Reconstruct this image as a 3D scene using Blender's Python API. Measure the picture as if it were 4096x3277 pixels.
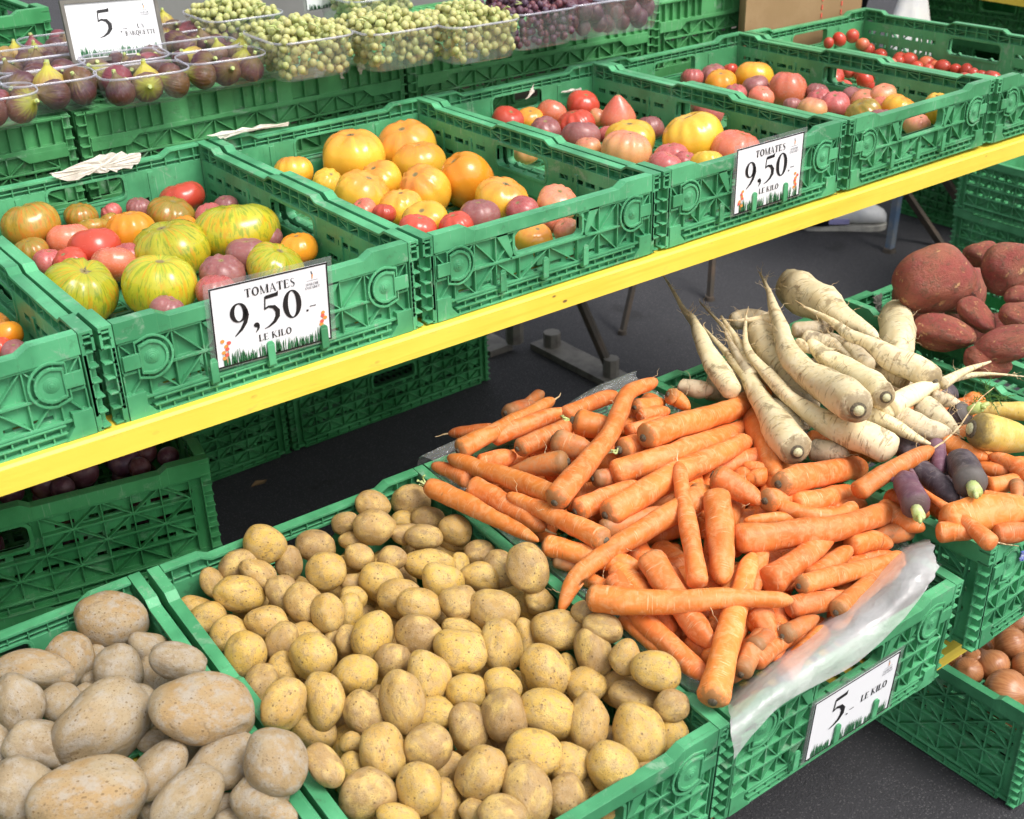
import bpy, bmesh, math, random
import numpy as np
from mathutils import Vector, Matrix, Euler, noise as mnoise
random.seed(7)
PI = math.pi
scene = bpy.context.scene
for o in list(bpy.data.objects): bpy.data.objects.remove(o)
C = scene.collection

# ------------------------------------------------------------------ camera
FPX, SRC_W, SRC_H = 4808.26, 4096.0, 3277.0
YAW, PITCH, ROLL = -0.6449, -0.4923, -0.0289
CAM = np.array([0.0625, -1.1703, 0.5036])
fwd = np.array([-math.sin(YAW)*math.cos(PITCH), math.cos(YAW)*math.cos(PITCH), math.sin(PITCH)])
rgt = np.array([math.cos(YAW), math.sin(YAW), 0.0]); upv = np.cross(rgt, fwd)
r2 = math.cos(ROLL)*rgt + math.sin(ROLL)*upv
u2 = -math.sin(ROLL)*rgt + math.cos(ROLL)*upv
RGT, UPV, FWD = r2, u2, fwd
cd = bpy.data.cameras.new('camera'); cam = bpy.data.objects.new('camera', cd); C.objects.link(cam)
cam.matrix_world = Matrix(((RGT[0],UPV[0],-FWD[0],CAM[0]),(RGT[1],UPV[1],-FWD[1],CAM[1]),(RGT[2],UPV[2],-FWD[2],CAM[2]),(0,0,0,1)))
cd.sensor_fit = 'HORIZONTAL'; cd.sensor_width = 36; cd.lens = 36*FPX/SRC_W
cd.clip_start = 0.05; cd.clip_end = 500
cd.dof.use_dof = True; cd.dof.focus_distance = 1.55; cd.dof.aperture_fstop = 10.0
scene.camera = cam

# ------------------------------------------------------------------ light
SUN_EL, SUN_AZ = math.radians(56), math.radians(160)     # azimuth from +Y, clockwise: the light comes over the shopper's shoulder
world = bpy.data.worlds.new('World'); scene.world = world; world.use_nodes = True
wn = world.node_tree; wn.nodes.clear()
sky = wn.nodes.new('ShaderNodeTexSky'); sky.sky_type = 'NISHITA'; sky.sun_disc = False
sky.sun_elevation = SUN_EL; sky.sun_rotation = SUN_AZ
sky.dust_density = 4.0; sky.air_density = 1.0; sky.ozone_density = 1.0
hs = wn.nodes.new('ShaderNodeHueSaturation'); hs.inputs['Saturation'].default_value = 0.25   # thin overcast: a greyer sky
bg = wn.nodes.new('ShaderNodeBackground'); bg.inputs['Strength'].default_value = 0.145
wo = wn.nodes.new('ShaderNodeOutputWorld')
wn.links.new(sky.outputs[0], hs.inputs['Color']); wn.links.new(hs.outputs[0], bg.inputs[0]); wn.links.new(bg.outputs[0], wo.inputs[0])
sd = bpy.data.lights.new('sun', 'SUN'); sd.energy = 1.5; sd.angle = math.radians(24); sd.color = (1.0, 0.95, 0.88)
sun = bpy.data.objects.new('sun', sd); C.objects.link(sun)
sdir = Vector((math.sin(SUN_AZ)*math.cos(SUN_EL), math.cos(SUN_AZ)*math.cos(SUN_EL), math.sin(SUN_EL)))
sun.rotation_euler = sdir.to_track_quat('Z', 'Y').to_euler()
scene.view_settings.view_transform = 'Standard'; scene.view_settings.look = 'None'
scene.view_settings.gamma = 1.0; scene.view_settings.exposure = 0.68
scene.view_settings.use_curve_mapping = False
scene.render.engine = 'CYCLES'
scene.cycles.use_denoising = True
scene.cycles.max_bounces = 8; scene.cycles.transparent_max_bounces = 16
scene.cycles.sample_clamp_indirect = 6

# ------------------------------------------------------------------ pixels to places
KZ = 1366/2156.0
OFF = {1:(0,0),2:(1366,0),3:(2730,0),4:(0,1092),5:(1366,1092),6:(2730,1092),7:(0,2184),8:(1366,2184),9:(2730,2184)}
def px(r, x, y):
    """view tile r (a ninth of the view) to photo pixels; 'F' the whole view; other letters closer views"""
    if r == 'F': return x*4096/2156.0, y*4096/2156.0
    if r == 'a': return x*800/2156.0, y*800/2156.0
    if r == 'b': return 700+x*800/2156.0, y*800/2156.0
    if r == 'c': return 1500+x*800/2156.0, y*800/2156.0
    if r == 'e': return 3296+x*800/2156.0, y*800/2156.0
    if r == 's': return 3200+x*896/2156.0, 700+y*896/2156.0
    return OFF[r][0]+x*KZ, OFF[r][1]+y*KZ
def zk(r):
    return {'F':4096/2156.0,'a':800/2156.0,'b':800/2156.0,'c':800/2156.0,'e':800/2156.0,'s':896/2156.0}.get(r, KZ)
def ray(p):
    d = RGT*(p[0]-SRC_W/2)/FPX - UPV*(p[1]-SRC_H/2)/FPX + FWD
    return d                                   # depth-normalised: CAM + depth*d
def on_plane(p, axis, v):
    d = ray(p); t = (v-CAM[axis])/d[axis]
    return CAM+t*d
def project(P):
    q = np.array(P)-CAM; z = q@FWD
    return (SRC_W/2+FPX*(q@RGT)/z, SRC_H/2-FPX*(q@UPV)/z, z)
def on_heap(p, height):
    """meets the surface z = height(x, y)"""
    d = ray(p); z = -0.3
    for _ in range(40):
        t = (z-CAM[2])/d[2]; P = CAM+t*d; zn = height(P[0], P[1]); z = z*0.5+zn*0.5
    t = (z-CAM[2])/d[2]
    return CAM+t*d

# ------------------------------------------------------------------ materials
class NT:
    def __init__(s, name):
        s.m = bpy.data.materials.new(name); s.m.use_nodes = True
        s.t = s.m.node_tree; s.t.nodes.clear()
        s.out = s.n('ShaderNodeOutputMaterial'); s.b = s.n('ShaderNodeBsdfPrincipled')
        s.l(s.b.outputs[0], s.out.inputs[0])
    def n(s, k, **kw):
        x = s.t.nodes.new(k)
        for a, v in kw.items(): setattr(x, a, v)
        return x
    def l(s, a, b): s.t.links.new(a, b)
    def set(s, i, v):
        if hasattr(v, 'is_linked') or isinstance(v, bpy.types.NodeSocket): s.l(v, i)
        else: i.default_value = v
    def inp(s, name, v):
        if isinstance(v, tuple) and len(v) == 3: v = (*v, 1)
        s.set(s.b.inputs[name], v)
    def coord(s, which='Object', spread=True):
        tc = s.n('ShaderNodeTexCoord').outputs[which]
        if not spread: return tc
        oi = s.n('ShaderNodeObjectInfo'); mu = s.math('MULTIPLY', oi.outputs['Random'], 60.0)
        va = s.n('ShaderNodeVectorMath', operation='ADD'); s.l(tc, va.inputs[0]); s.l(mu, va.inputs[1])
        return va.outputs[0]
    def rnd(s): return s.n('ShaderNodeObjectInfo').outputs['Random']
    def math(s, op, a, b=0.0, c=None):
        x = s.n('ShaderNodeMath', operation=op); s.set(x.inputs[0], a); s.set(x.inputs[1], b)
        if c is not None: s.set(x.inputs[2], c)
        return x.outputs[0]
    def scale(s, v, k):
        x = s.n('ShaderNodeVectorMath', operation='MULTIPLY'); s.l(v, x.inputs[0]); x.inputs[1].default_value = k if isinstance(k, tuple) else (k,k,k)
        return x.outputs[0]
    def noise(s, v, sc, det=3, ro=0.55, dist=0.0):
        x = s.n('ShaderNodeTexNoise'); s.l(v, x.inputs['Vector']); x.inputs['Scale'].default_value = sc
        x.inputs['Detail'].default_value = det; x.inputs['Roughness'].default_value = ro; x.inputs['Distortion'].default_value = dist
        return x.outputs['Fac']
    def voro(s, v, sc, rand=1.0):
        x = s.n('ShaderNodeTexVoronoi'); s.l(v, x.inputs['Vector']); x.inputs['Scale'].default_value = sc; x.inputs['Randomness'].default_value = rand
        return x.outputs['Distance']
    def ramp(s, f, stops):
        x = s.n('ShaderNodeValToRGB'); s.l(f, x.inputs[0]); e = x.color_ramp.elements
        while len(e) < len(stops): e.new(0.5)
        for i, (p, c) in enumerate(stops):
            e[i].position = p; e[i].color = (c,c,c,1) if not isinstance(c, tuple) else (*c, 1)
        return x.outputs[0]
    def step(s, f, a, b):                       # smooth 0..1 between a and b
        x = s.n('ShaderNodeMapRange'); x.interpolation_type = 'SMOOTHSTEP'
        s.l(f, x.inputs[0]); x.inputs[1].default_value = a; x.inputs[2].default_value = b
        return x.outputs[0]
    def mix(s, f, a, b, mode='MIX'):
        x = s.n('ShaderNodeMix', data_type='RGBA', blend_type=mode)
        s.set(x.inputs[0], f)
        for i, v in ((6, a), (7, b)):
            if isinstance(v, tuple): x.inputs[i].default_value = (*v, 1)
            else: s.l(v, x.inputs[i])
        return x.outputs[2]
    def bump(s, h, strength=0.3, dist=0.002):
        x = s.n('ShaderNodeBump'); x.inputs['Strength'].default_value = strength; x.inputs['Distance'].default_value = dist
        s.l(h, x.inputs['Height']); s.l(x.outputs[0], s.b.inputs['Normal'])
    def attr(s, name, kind='GEOMETRY'):
        x = s.n('ShaderNodeAttribute', attribute_name=name, attribute_type=kind); return x
    def sep(s, v):
        x = s.n('ShaderNodeSeparateXYZ'); s.l(v, x.inputs[0]); return x.outputs

def m_crate(name, col, dirt=0.35):
    k = NT(name); co = k.coord('Object', True)
    n1 = k.noise(co, 9, 4); n2 = k.noise(co, 60, 5, 0.7); n3 = k.noise(co, 22, 6, 0.75, 0.6)
    hi = tuple(min(1, c*1.25+0.02) for c in col); lo = tuple(c*0.76 for c in col)
    c = k.mix(k.step(n1, 0.35, 0.65), lo, hi)
    tint = k.attr('tint', 'OBJECT').outputs['Fac']
    c = k.mix(tint, c, tuple(x*y for x, y in zip(col, (1.5, 0.98, 0.80))))
    c = k.mix(k.math('MULTIPLY', k.step(n3, 0.57, 0.68), dirt), c, (0.26, 0.40, 0.28))      # pale scuffs
    n4 = k.noise(k.scale(co, (300, 300, 24)), 1.0, 3, 0.6); c = k.mix(k.math('MULTIPLY', k.math('MULTIPLY', k.step(n4, 0.62, 0.70), k.step(n1, 0.45, 0.6)), dirt*0.8), c, (0.42, 0.52, 0.42))
    c = k.mix(k.math('MULTIPLY', k.step(n2, 0.56, 0.74), dirt*0.8), c, (0.050, 0.11, 0.055))    # grime
    k.inp('Base Color', c); k.inp('Roughness', k.ramp(n1, [(0.3, 0.34), (0.7, 0.55)])); k.inp('Specular IOR Level', 0.4)
    bv = k.n('ShaderNodeBevel', samples=3); bv.inputs['Radius'].default_value = 0.0013
    bu = k.n('ShaderNodeBump'); bu.inputs['Strength'].default_value = 0.12; bu.inputs['Distance'].default_value = 0.0015
    k.l(n2, bu.inputs['Height']); k.l(bv.outputs[0], bu.inputs['Normal']); k.l(bu.outputs[0], k.b.inputs['Normal'])
    ge = k.n('ShaderNodeNewGeometry'); dp = k.n('ShaderNodeVectorMath', operation='DOT_PRODUCT'); k.l(ge.outputs['True Normal'], dp.inputs[0]); k.l(bv.outputs[0], dp.inputs[1])
    ed = k.math('MULTIPLY', k.step(dp.outputs['Value'], 0.985, 0.86), k.step(n3, 0.36, 0.62))                  # rubbed edges, plus a highlight along them painted as paler plastic
    k.inp('Base Color', k.mix(k.math('MULTIPLY', ed, 0.55), c, tuple(min(1, x*1.5+0.06) for x in col)))
    return k.m
def m_plain(name, col, rough=0.5, metal=0.0, spec=0.5):
    k = NT(name); k.inp('Base Color', col); k.inp('Roughness', rough); k.inp('Metallic', metal); k.inp('Specular IOR Level', spec); return k.m
def m_worn(name, col, col2, sc=12, rough=0.55, stretch=(1,1,1), bump=0.15):
    k = NT(name); co = k.scale(k.coord('Object', True), stretch)
    n = k.noise(co, sc, 5, 0.65); n2 = k.noise(co, sc*6, 4, 0.7)
    c = k.mix(k.step(n, 0.4, 0.7), col, col2); c = k.mix(k.math('MULTIPLY', k.step(n2, 0.66, 0.8), 0.5), c, tuple(x*0.35 for x in col))
    k.inp('Base Color', c); k.inp('Roughness', rough); k.bump(n2, bump, 0.002); return k.m

M = {}
M['crate'] = m_crate('green_plastic', (0.066, 0.325, 0.145), 0.65)
M['crate_dark'] = m_crate('shaded_green_plastic', (0.034, 0.24, 0.075), 0.3)  # darker copy of the crate green: shade put into the colour
M['crate_back'] = m_crate('leaf_green_plastic', (0.064, 0.30, 0.105), 0.65)
def m_board():
    k = NT('yellow_paint'); co = k.coord('Object', True)
    g_ = k.noise(k.scale(co, (2.0, 70, 70)), 1.0, 4, 0.6); n = k.noise(co, 4, 4, 0.6); s_ = k.noise(k.scale(co, (9, 40, 40)), 1.0, 5, 0.7, 0.5)
    c = k.mix(k.step(n, 0.35, 0.65), (0.86, 0.66, 0.085), (0.82, 0.59, 0.06)); c = k.mix(k.math('MULTIPLY', k.step(g_, 0.50, 0.70), 0.45), c, (0.66, 0.43, 0.03))
    c = k.mix(k.math('MULTIPLY', k.step(s_, 0.60, 0.70), 0.45), c, (0.50, 0.36, 0.09)); v = k.voro(k.scale(co, (22, 45, 45)), 1.0)
    c = k.mix(k.math('MULTIPLY', k.step(v, 0.13, 0.06), k.step(n, 0.45, 0.55)), c, (0.16, 0.10, 0.04))
    k.inp('Base Color', c); k.inp('Roughness', 0.5); k.bump(k.math('ADD', g_, s_), 0.25, 0.002); return k.m
M['yellow'] = m_board()
M['steel'] = m_worn('galvanised_steel', (0.16, 0.15, 0.13), (0.09, 0.08, 0.07), 20, 0.6)
M['blue_steel'] = m_worn('blue_painted_steel', (0.045, 0.085, 0.15), (0.12, 0.13, 0.14), 14, 0.5)
M['rust_steel'] = m_worn('brown_steel', (0.05, 0.04, 0.03), (0.09, 0.06, 0.04), 14, 0.6)
M['ink'] = m_plain('black_ink', (0.012, 0.011, 0.012), 0.5)
M['grey_ink'] = m_plain('grey_ink', (0.10, 0.10, 0.12), 0.5)
M['paper'] = m_plain('white_card', (0.80, 0.80, 0.82), 0.45)
M['paper_scrap'] = m_worn('torn_paper', (0.78, 0.74, 0.66), (0.62, 0.58, 0.50), 40, 0.8, bump=0.6)
M['grass_ink'] = m_plain('green_ink', (0.03, 0.16, 0.06), 0.5)
M['red_ink'] = m_plain('red_ink', (0.70, 0.12, 0.08), 0.5)
M['orange_ink'] = m_plain('orange_ink', (0.75, 0.30, 0.06), 0.5)
M['kraft'] = m_worn('kraft_paper', (0.30, 0.185, 0.085), (0.36, 0.23, 0.115), 8, 0.75)
M['dark_cloth'] = m_worn('dark_cloth', (0.012, 0.014, 0.025), (0.02, 0.02, 0.035), 30, 0.9)
M['white_cloth'] = m_worn('white_plastic_film', (0.72, 0.70, 0.66), (0.6, 0.6, 0.62), 8, 0.5)
M['shoe'] = m_worn('white_leather', (0.84, 0.84, 0.85), (0.72, 0.72, 0.76), 30, 0.55)
M['rubber'] = m_worn('rubber_sole', (0.55, 0.53, 0.48), (0.36, 0.34, 0.32), 40, 0.7)
M['lilac'] = m_plain('lilac_trim', (0.35, 0.33, 0.62), 0.5)
M['canvas'] = m_worn('awning_canvas', (0.42, 0.44, 0.40), (0.36, 0.38, 0.34), 2, 0.8)
M['wall_grey'] = m_worn('grey_board', (0.22, 0.22, 0.21), (0.18, 0.18, 0.17), 3, 0.7)
M['stem_green'] = m_worn('leaf_stub', (0.42, 0.52, 0.16), (0.55, 0.60, 0.30), 60, 0.6)
M['twig'] = m_worn('brown_stem', (0.20, 0.16, 0.07), (0.12, 0.10, 0.04), 60, 0.7)
M['root_hair'] = m_worn('root_hair', (0.62, 0.45, 0.24), (0.72, 0.58, 0.36), 60, 0.7)
M['frond'] = m_plain('carrot_leaf', (0.06, 0.16, 0.025), 0.55)
M['sticker'] = m_worn('blue_white_sticker', (0.05, 0.10, 0.45), (0.8, 0.8, 0.82), 90, 0.5)

def m_asphalt():
    k = NT('asphalt'); co = k.coord('Object', False)
    n1 = k.noise(co, 2.2, 4); n2 = k.noise(co, 260, 3, 0.7); v = k.voro(co, 190)
    c = k.mix(n1, (0.030, 0.030, 0.036), (0.050, 0.049, 0.055))
    c = k.mix(k.math('MULTIPLY', k.step(v, 0.36, 0.10), 0.7), c, (0.14, 0.137, 0.14))
    c = k.mix(k.step(n2, 0.60, 0.75), c, (0.012, 0.012, 0.014))
    st = k.noise(co, 5, 5, 0.7, 0.4); c = k.mix(k.math('MULTIPLY', k.step(st, 0.58, 0.72), 0.6), c, (0.018, 0.017, 0.019)); c = k.mix(k.math('MULTIPLY', k.step(k.noise(co, 24, 4, 0.7), 0.66, 0.72), 0.6), c, (0.085, 0.08, 0.078))
    k.inp('Base Color', c); k.inp('Roughness', 0.85); k.bump(n2, 0.9, 0.006); return k.m
M['asphalt'] = m_asphalt()

def m_potato(name, pal, dusty, fine=1.0):
    k = NT(name); co = k.coord('Object', True); r = k.rnd()
    n1 = k.noise(co, 1.1, 4, 0.6, 0.4); n2 = k.noise(co, 14, 5, 0.7); n3 = k.noise(co, 3.2, 4, 0.65)
    base = k.ramp(r, [(0.15, pal[0]), (0.5, pal[1]), (0.85, pal[2])])
    c = k.mix(k.step(n1, 0.42, 0.68), base, pal[3])
    c = k.mix(k.math('MULTIPLY', k.step(n3, 0.42, 0.64), dusty), c, pal[4])
    v = k.voro(co, 4.2*fine); c = k.mix(k.math('MULTIPLY', k.step(v, 0.25, 0.12), k.math('MULTIPLY', k.step(k.noise(co, 1.7, 2), 0.42, 0.54), 0.85)), c, (0.17, 0.10, 0.04))
    v2 = k.voro(co, 11.0*fine); c = k.mix(k.math('MULTIPLY', k.math('MULTIPLY', k.step(v2, 0.32, 0.16), k.step(k.noise(co, 2.4, 2), 0.40, 0.54)), 0.7), c, (0.22, 0.14, 0.065))
    n5 = k.noise(co, 2.3, 5, 0.7, 0.8); c = k.mix(k.math('MULTIPLY', k.step(n5, 0.56, 0.68), 0.65), c, (0.22, 0.15, 0.08))
    c = k.mix(k.math('MULTIPLY', k.step(n2, 0.50, 0.75), 0.45), c, tuple(x*0.5 for x in pal[1]))
    k.inp('Base Color', c); k.inp('Roughness', k.ramp(n3, [(0.3, 0.34 if fine < 1.5 else 0.55), (0.65, 0.58 if fine < 1.5 else 0.8)])); k.inp('Specular IOR Level', 0.4)
    h = k.math('SUBTRACT', k.math('ADD', k.math('MULTIPLY', n2, 0.5), k.math('MULTIPLY', n3, 0.6)), k.math('MULTIPLY', k.step(v, 0.16, 0.02), 0.5)); k.bump(h, 0.28, 0.07)
    return k.m
M['potato_small'] = m_potato('yellow_potato_skin', [(0.60,0.385,0.085),(0.53,0.325,0.085),(0.38,0.235,0.09),(0.65,0.45,0.145),(0.43,0.305,0.165)], 0.6)
M['potato_big'] = m_potato('dusty_potato_skin', [(0.34,0.25,0.14),(0.29,0.22,0.135),(0.36,0.235,0.105),(0.37,0.29,0.18),(0.37,0.325,0.265)], 0.85, 1.7)

def m_root(name, base, base2, pale, mark, dirt, lines=1.0, rough=0.42, dust=0.4, crown=0.018, crown_col=None, dens=0.0):
    """skin of a carrot or parsnip; attribute 'skin' = (metres from the crown, girth x, girth y)"""
    k = NT(name); a = k.attr('skin').outputs['Vector']; r = k.rnd()
    oi = k.math('MULTIPLY', r, 7.0); va = k.n('ShaderNodeVectorMath', operation='ADD'); k.l(a, va.inputs[0]); k.l(oi, va.inputs[1]); co = va.outputs[0]
    x = k.sep(a)[0]
    n1 = k.noise(co, 22, 4, 0.6); nf = k.noise(co, 260, 3, 0.6)
    c = k.mix(k.step(n1, 0.35, 0.68), base, base2)
    ln = k.noise(k.scale(co, (620, 40, 40) if dens < 0.03 else (300, 30, 30)), 1.0, 2, 0.5); gate = k.noise(k.scale(co, (60, 55, 55)), 1.0, 2)
    lf = k.math('MULTIPLY', k.step(ln, 0.60-dens, 0.69-dens), k.step(gate, 0.46-dens, 0.58-dens))
    c = k.mix(k.math('MULTIPLY', lf, 0.62*lines), c, mark)
    d = k.noise(co, 75, 5, 0.7, 1.0); c = k.mix(k.math('MULTIPLY', k.step(d, 0.42, 0.66), dust), c, pale)
    sc = k.noise(k.scale(co, (300, 90, 90)), 1.0, 3, 0.6); c = k.mix(k.math('MULTIPLY', k.step(sc, 0.64, 0.76), 0.7), c, dirt)
    hv = k.n('ShaderNodeHueSaturation'); k.l(k.math('ADD', 0.80, k.math('MULTIPLY', r, 0.32)), hv.inputs['Value']); k.l(k.math('ADD', 0.494, k.math('MULTIPLY', k.math('FRACT', k.math('MULTIPLY', r, 17.3)), 0.010)), hv.inputs['Hue']); k.l(c, hv.inputs['Color']); c = hv.outputs[0]
    sm = k.noise(co, 34, 5, 0.7, 0.6); c = k.mix(k.math('MULTIPLY', k.step(sm, 0.60 if dens < 0.03 else 0.54, 0.74 if dens < 0.03 else 0.66), 0.55 if dens < 0.03 else 0.7), c, dirt)
    cr = k.math('ADD', x, k.math('MULTIPLY', k.math('SUBTRACT', k.noise(co, 110, 4, 0.65), 0.5), 0.03))
    cf = k.math('MULTIPLY', k.attr('crown', 'OBJECT').outputs['Fac'], 0.7); c = k.mix(k.math('MULTIPLY', k.step(cr, crown, crown*0.2), cf), c, crown_col or dirt)
    k.inp('Base Color', c); k.inp('Roughness', k.ramp(d, [(0.35, rough), (0.65, rough+0.22)])); k.inp('Specular IOR Level', 0.4)
    h = k.math('SUBTRACT', k.math('ADD', k.math('MULTIPLY', ln, 0.35), k.math('MULTIPLY', n1, 1.2)), k.math('MULTIPLY', lf, 0.5)); k.bump(h, 0.4 if dens < 0.03 else 0.7, 0.0025)
    return k.m
M['carrot'] = m_root('carrot_skin', (0.74,0.225,0.045), (0.66,0.165,0.028), (0.79,0.38,0.17), (0.87,0.54,0.30), (0.34,0.15,0.05), lines=1.05, crown=0.009, dust=0.55, crown_col=(0.26,0.15,0.06), dens=0.012)
M['carrot_dirty'] = m_root('brown_carrot_skin', (0.60,0.18,0.045), (0.48,0.155,0.05), (0.48,0.28,0.15), (0.66,0.38,0.20), (0.20,0.115,0.05), dust=0.6, crown=0.022, crown_col=(0.23,0.14,0.06))
M['parsnip'] = m_root('parsnip_skin', (0.80,0.68,0.42), (0.72,0.58,0.32), (0.83,0.75,0.55), (0.34,0.22,0.09), (0.20,0.14,0.07), 1.15, 0.5, 0.5, crown=0.013, crown_col=(0.15,0.095,0.04), dens=0.035)
M['parsnip_grey'] = m_root('dull_parsnip_skin', (0.60,0.50,0.32), (0.50,0.40,0.25), (0.66,0.58,0.44), (0.28,0.20,0.11), (0.16,0.12,0.08), 1.0, 0.6, 0.5, dens=0.035)
M['carrot_yellow'] = m_root('yellow_carrot_skin', (0.74,0.53,0.12), (0.68,0.46,0.10), (0.78,0.66,0.36), (0.40,0.28,0.10), (0.20,0.14,0.06), 0.6, crown=0.02, crown_col=(0.05,0.035,0.03))
M['carrot_purple'] = m_root('purple_carrot_skin', (0.065,0.042,0.052), (0.045,0.036,0.045), (0.17,0.14,0.15), (0.34,0.26,0.20), (0.06,0.05,0.05), 0.7, 0.5, 0.6, crown=0.03, crown_col=(0.13,0.115,0.10))
M['carrot_pink'] = m_root('mauve_carrot_skin', (0.19,0.075,0.105), (0.13,0.058,0.09), (0.32,0.20,0.23), (0.42,0.30,0.22), (0.10,0.07,0.06), 0.7, 0.5, 0.5, crown=0.012)
M['cut'] = m_worn('cut_crown', (0.56,0.55,0.34), (0.38,0.36,0.17), 300, 0.6)
M['crown_dark'] = m_worn('dark_crown', (0.09,0.07,0.045), (0.20,0.16,0.10), 300, 0.8, bump=0.6)

def m_tomato(name, side, top, bottom, blush=0.5, stripe=None, rough=0.16, dusty=0.0):
    k = NT(name); tc = k.coord('Object', False); co = k.coord('Object', True); s = k.sep(tc)
    n = k.noise(co, 1.6, 3); z = k.math('ADD', s[2], k.math('MULTIPLY', k.math('SUBTRACT', n, 0.5), 0.5))
    c = k.mix(k.step(z, -0.7, 0.25), bottom, side)
    ang = k.math('ARCTAN2', s[1], s[0])
    cb = k.n('ShaderNodeCombineXYZ'); k.l(k.math('MULTIPLY', ang, 3.0), cb.inputs[0]); k.l(k.math('MULTIPLY', s[2], 0.7), cb.inputs[1]); k.l(k.math('MULTIPLY', k.rnd(), 30), cb.inputs[2])
    ns = k.noise(cb.outputs[0], 1.6, 3, 0.6)
    c = k.mix(k.math('MULTIPLY', k.math('MULTIPLY', k.step(z, 0.30, 0.85), k.step(ns, 0.10, 0.55)), blush), c, top)
    if stripe:
        ns2 = k.noise(cb.outputs[0], 3.6, 4, 0.65, 0.3)
        c = k.mix(k.math('MULTIPLY', k.step(ns2, 0.48, 0.62), 0.7), c, stripe[0])
        c = k.mix(k.math('MULTIPLY', k.step(k.noise(cb.outputs[0], 2.2, 3), 0.52, 0.64), 0.75), c, stripe[1])
    hv = k.math('ADD', 0.85, k.math('MULTIPLY', k.rnd(), 0.3)); 
    hn = k.n('ShaderNodeHueSaturation'); hn.inputs['Saturation'].default_value = 1.0; k.l(hv, hn.inputs['Value']); k.l(c, hn.inputs['Color']); c = hn.outputs[0]
    d = k.noise(co, 6, 4, 0.7); c = k.mix(k.math('MULTIPLY', k.step(d, 0.45, 0.75), dusty), c, (0.42, 0.30, 0.27))
    v = k.voro(co, 3.2); c = k.mix(k.math('MULTIPLY', k.step(v, 0.075, 0.04), 0.7), c, (0.30, 0.18, 0.08))
    pole = k.math('ADD', k.math('MULTIPLY', s[0], s[0]), k.math('MULTIPLY', s[1], s[1])); c = k.mix(k.math('MULTIPLY', k.step(pole, 0.022, 0.004), k.step(s[2], 0.2, 0.5)), c, (0.26, 0.20, 0.08))
    k.inp('Base Color', c); k.inp('Roughness', k.ramp(d, [(0.4, rough), (0.75, rough+0.16+dusty*0.4)])); k.inp('Specular IOR Level', 0.5)
    k.inp('Subsurface Weight', 0.12); k.b.inputs['Subsurface Radius'].default_value = (0.4, 0.12, 0.04); k.b.inputs['Subsurface Scale'].default_value = 0.02
    return k.m
TOM = {
 'Y': m_tomato('golden_tomato', (0.80,0.44,0.045), (0.72,0.19,0.065), (0.78,0.30,0.015), 0.6),
 'O': m_tomato('orange_tomato', (0.80,0.32,0.025), (0.72,0.22,0.03), (0.74,0.20,0.01), 0.4),
 'G': m_tomato('green_striped_tomato', (0.52,0.47,0.03), (0.34,0.37,0.035), (0.60,0.36,0.015), 0.5, ((0.17,0.27,0.022), (0.62,0.32,0.02))),
 'A': m_tomato('olive_tomato', (0.42,0.25,0.035), (0.26,0.22,0.05), (0.46,0.16,0.02), 0.6, ((0.24,0.20,0.03), (0.50,0.16,0.02))),
 'R': m_tomato('red_tomato', (0.56,0.075,0.045), (0.52,0.09,0.06), (0.52,0.05,0.025), 0.4),
 'S': m_tomato('salmon_tomato', (0.70,0.20,0.11), (0.62,0.13,0.10), (0.68,0.16,0.06), 0.6, dusty=0.25),
 'K': m_tomato('pink_tomato', (0.50,0.125,0.11), (0.42,0.09,0.10), (0.50,0.10,0.07), 0.5, dusty=0.25, rough=0.24),
 'P': m_tomato('dusky_tomato', (0.33,0.12,0.11), (0.25,0.085,0.09), (0.36,0.10,0.07), 0.6, dusty=0.35, rough=0.28),
 'L': m_tomato('yellow_tomato', (0.80,0.50,0.05), (0.72,0.32,0.08), (0.78,0.40,0.02), 0.35),
 'H': m_tomato('peach_tomato', (0.74,0.36,0.15), (0.62,0.17,0.13), (0.72,0.28,0.08), 0.7, dusty=0.2, rough=0.24),
}
TNAME = {'Y':'golden','O':'orange','G':'green-striped','A':'olive-brown','R':'red','S':'salmon-red','K':'pink','P':'dusky mauve','L':'yellow','H':'peach'}

def m_sweet():
    k = NT('sweet_potato_skin'); co = k.coord('Object', True)
    n = k.noise(co, 1.3, 4); n2 = k.noise(co, 5, 6, 0.75, 0.5); n3 = k.noise(co, 22, 4, 0.7)
    c = k.mix(k.step(n, 0.35, 0.65), (0.33,0.068,0.055), (0.39,0.125,0.075))
    c = k.mix(k.math('MULTIPLY', k.step(n2, 0.47, 0.66), 0.8), c, (0.15,0.085,0.045))
    c = k.mix(k.math('MULTIPLY', k.step(k.noise(co, 3.2, 4, 0.65), 0.61, 0.66), 0.85), c, (0.62,0.36,0.16))
    k.inp('Base Color', c); k.inp('Roughness', 0.5); k.bump(k.math('ADD', n2, k.math('MULTIPLY', n3, 0.4)), 0.5, 0.06); return k.m
M['sweet'] = m_sweet()
def m_onion():
    k = NT('onion_skin'); tc = k.coord('Object', False); s = k.sep(tc); ang = k.math('ARCTAN2', s[1], s[0])
    cb = k.n('ShaderNodeCombineXYZ'); k.l(k.math('MULTIPLY', ang, 9), cb.inputs[0]); k.l(k.math('MULTIPLY', s[2], 1.2), cb.inputs[1]); k.l(k.math('MULTIPLY', k.rnd(), 40), cb.inputs[2])
    n = k.noise(cb.outputs[0], 1.5, 3); c = k.mix(k.step(n, 0.3, 0.7), (0.38,0.14,0.055), (0.52,0.24,0.10))
    k.inp('Base Color', c); k.inp('Roughness', 0.3); k.bump(n, 0.1, 0.05); return k.m
M['onion'] = m_onion()
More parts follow.
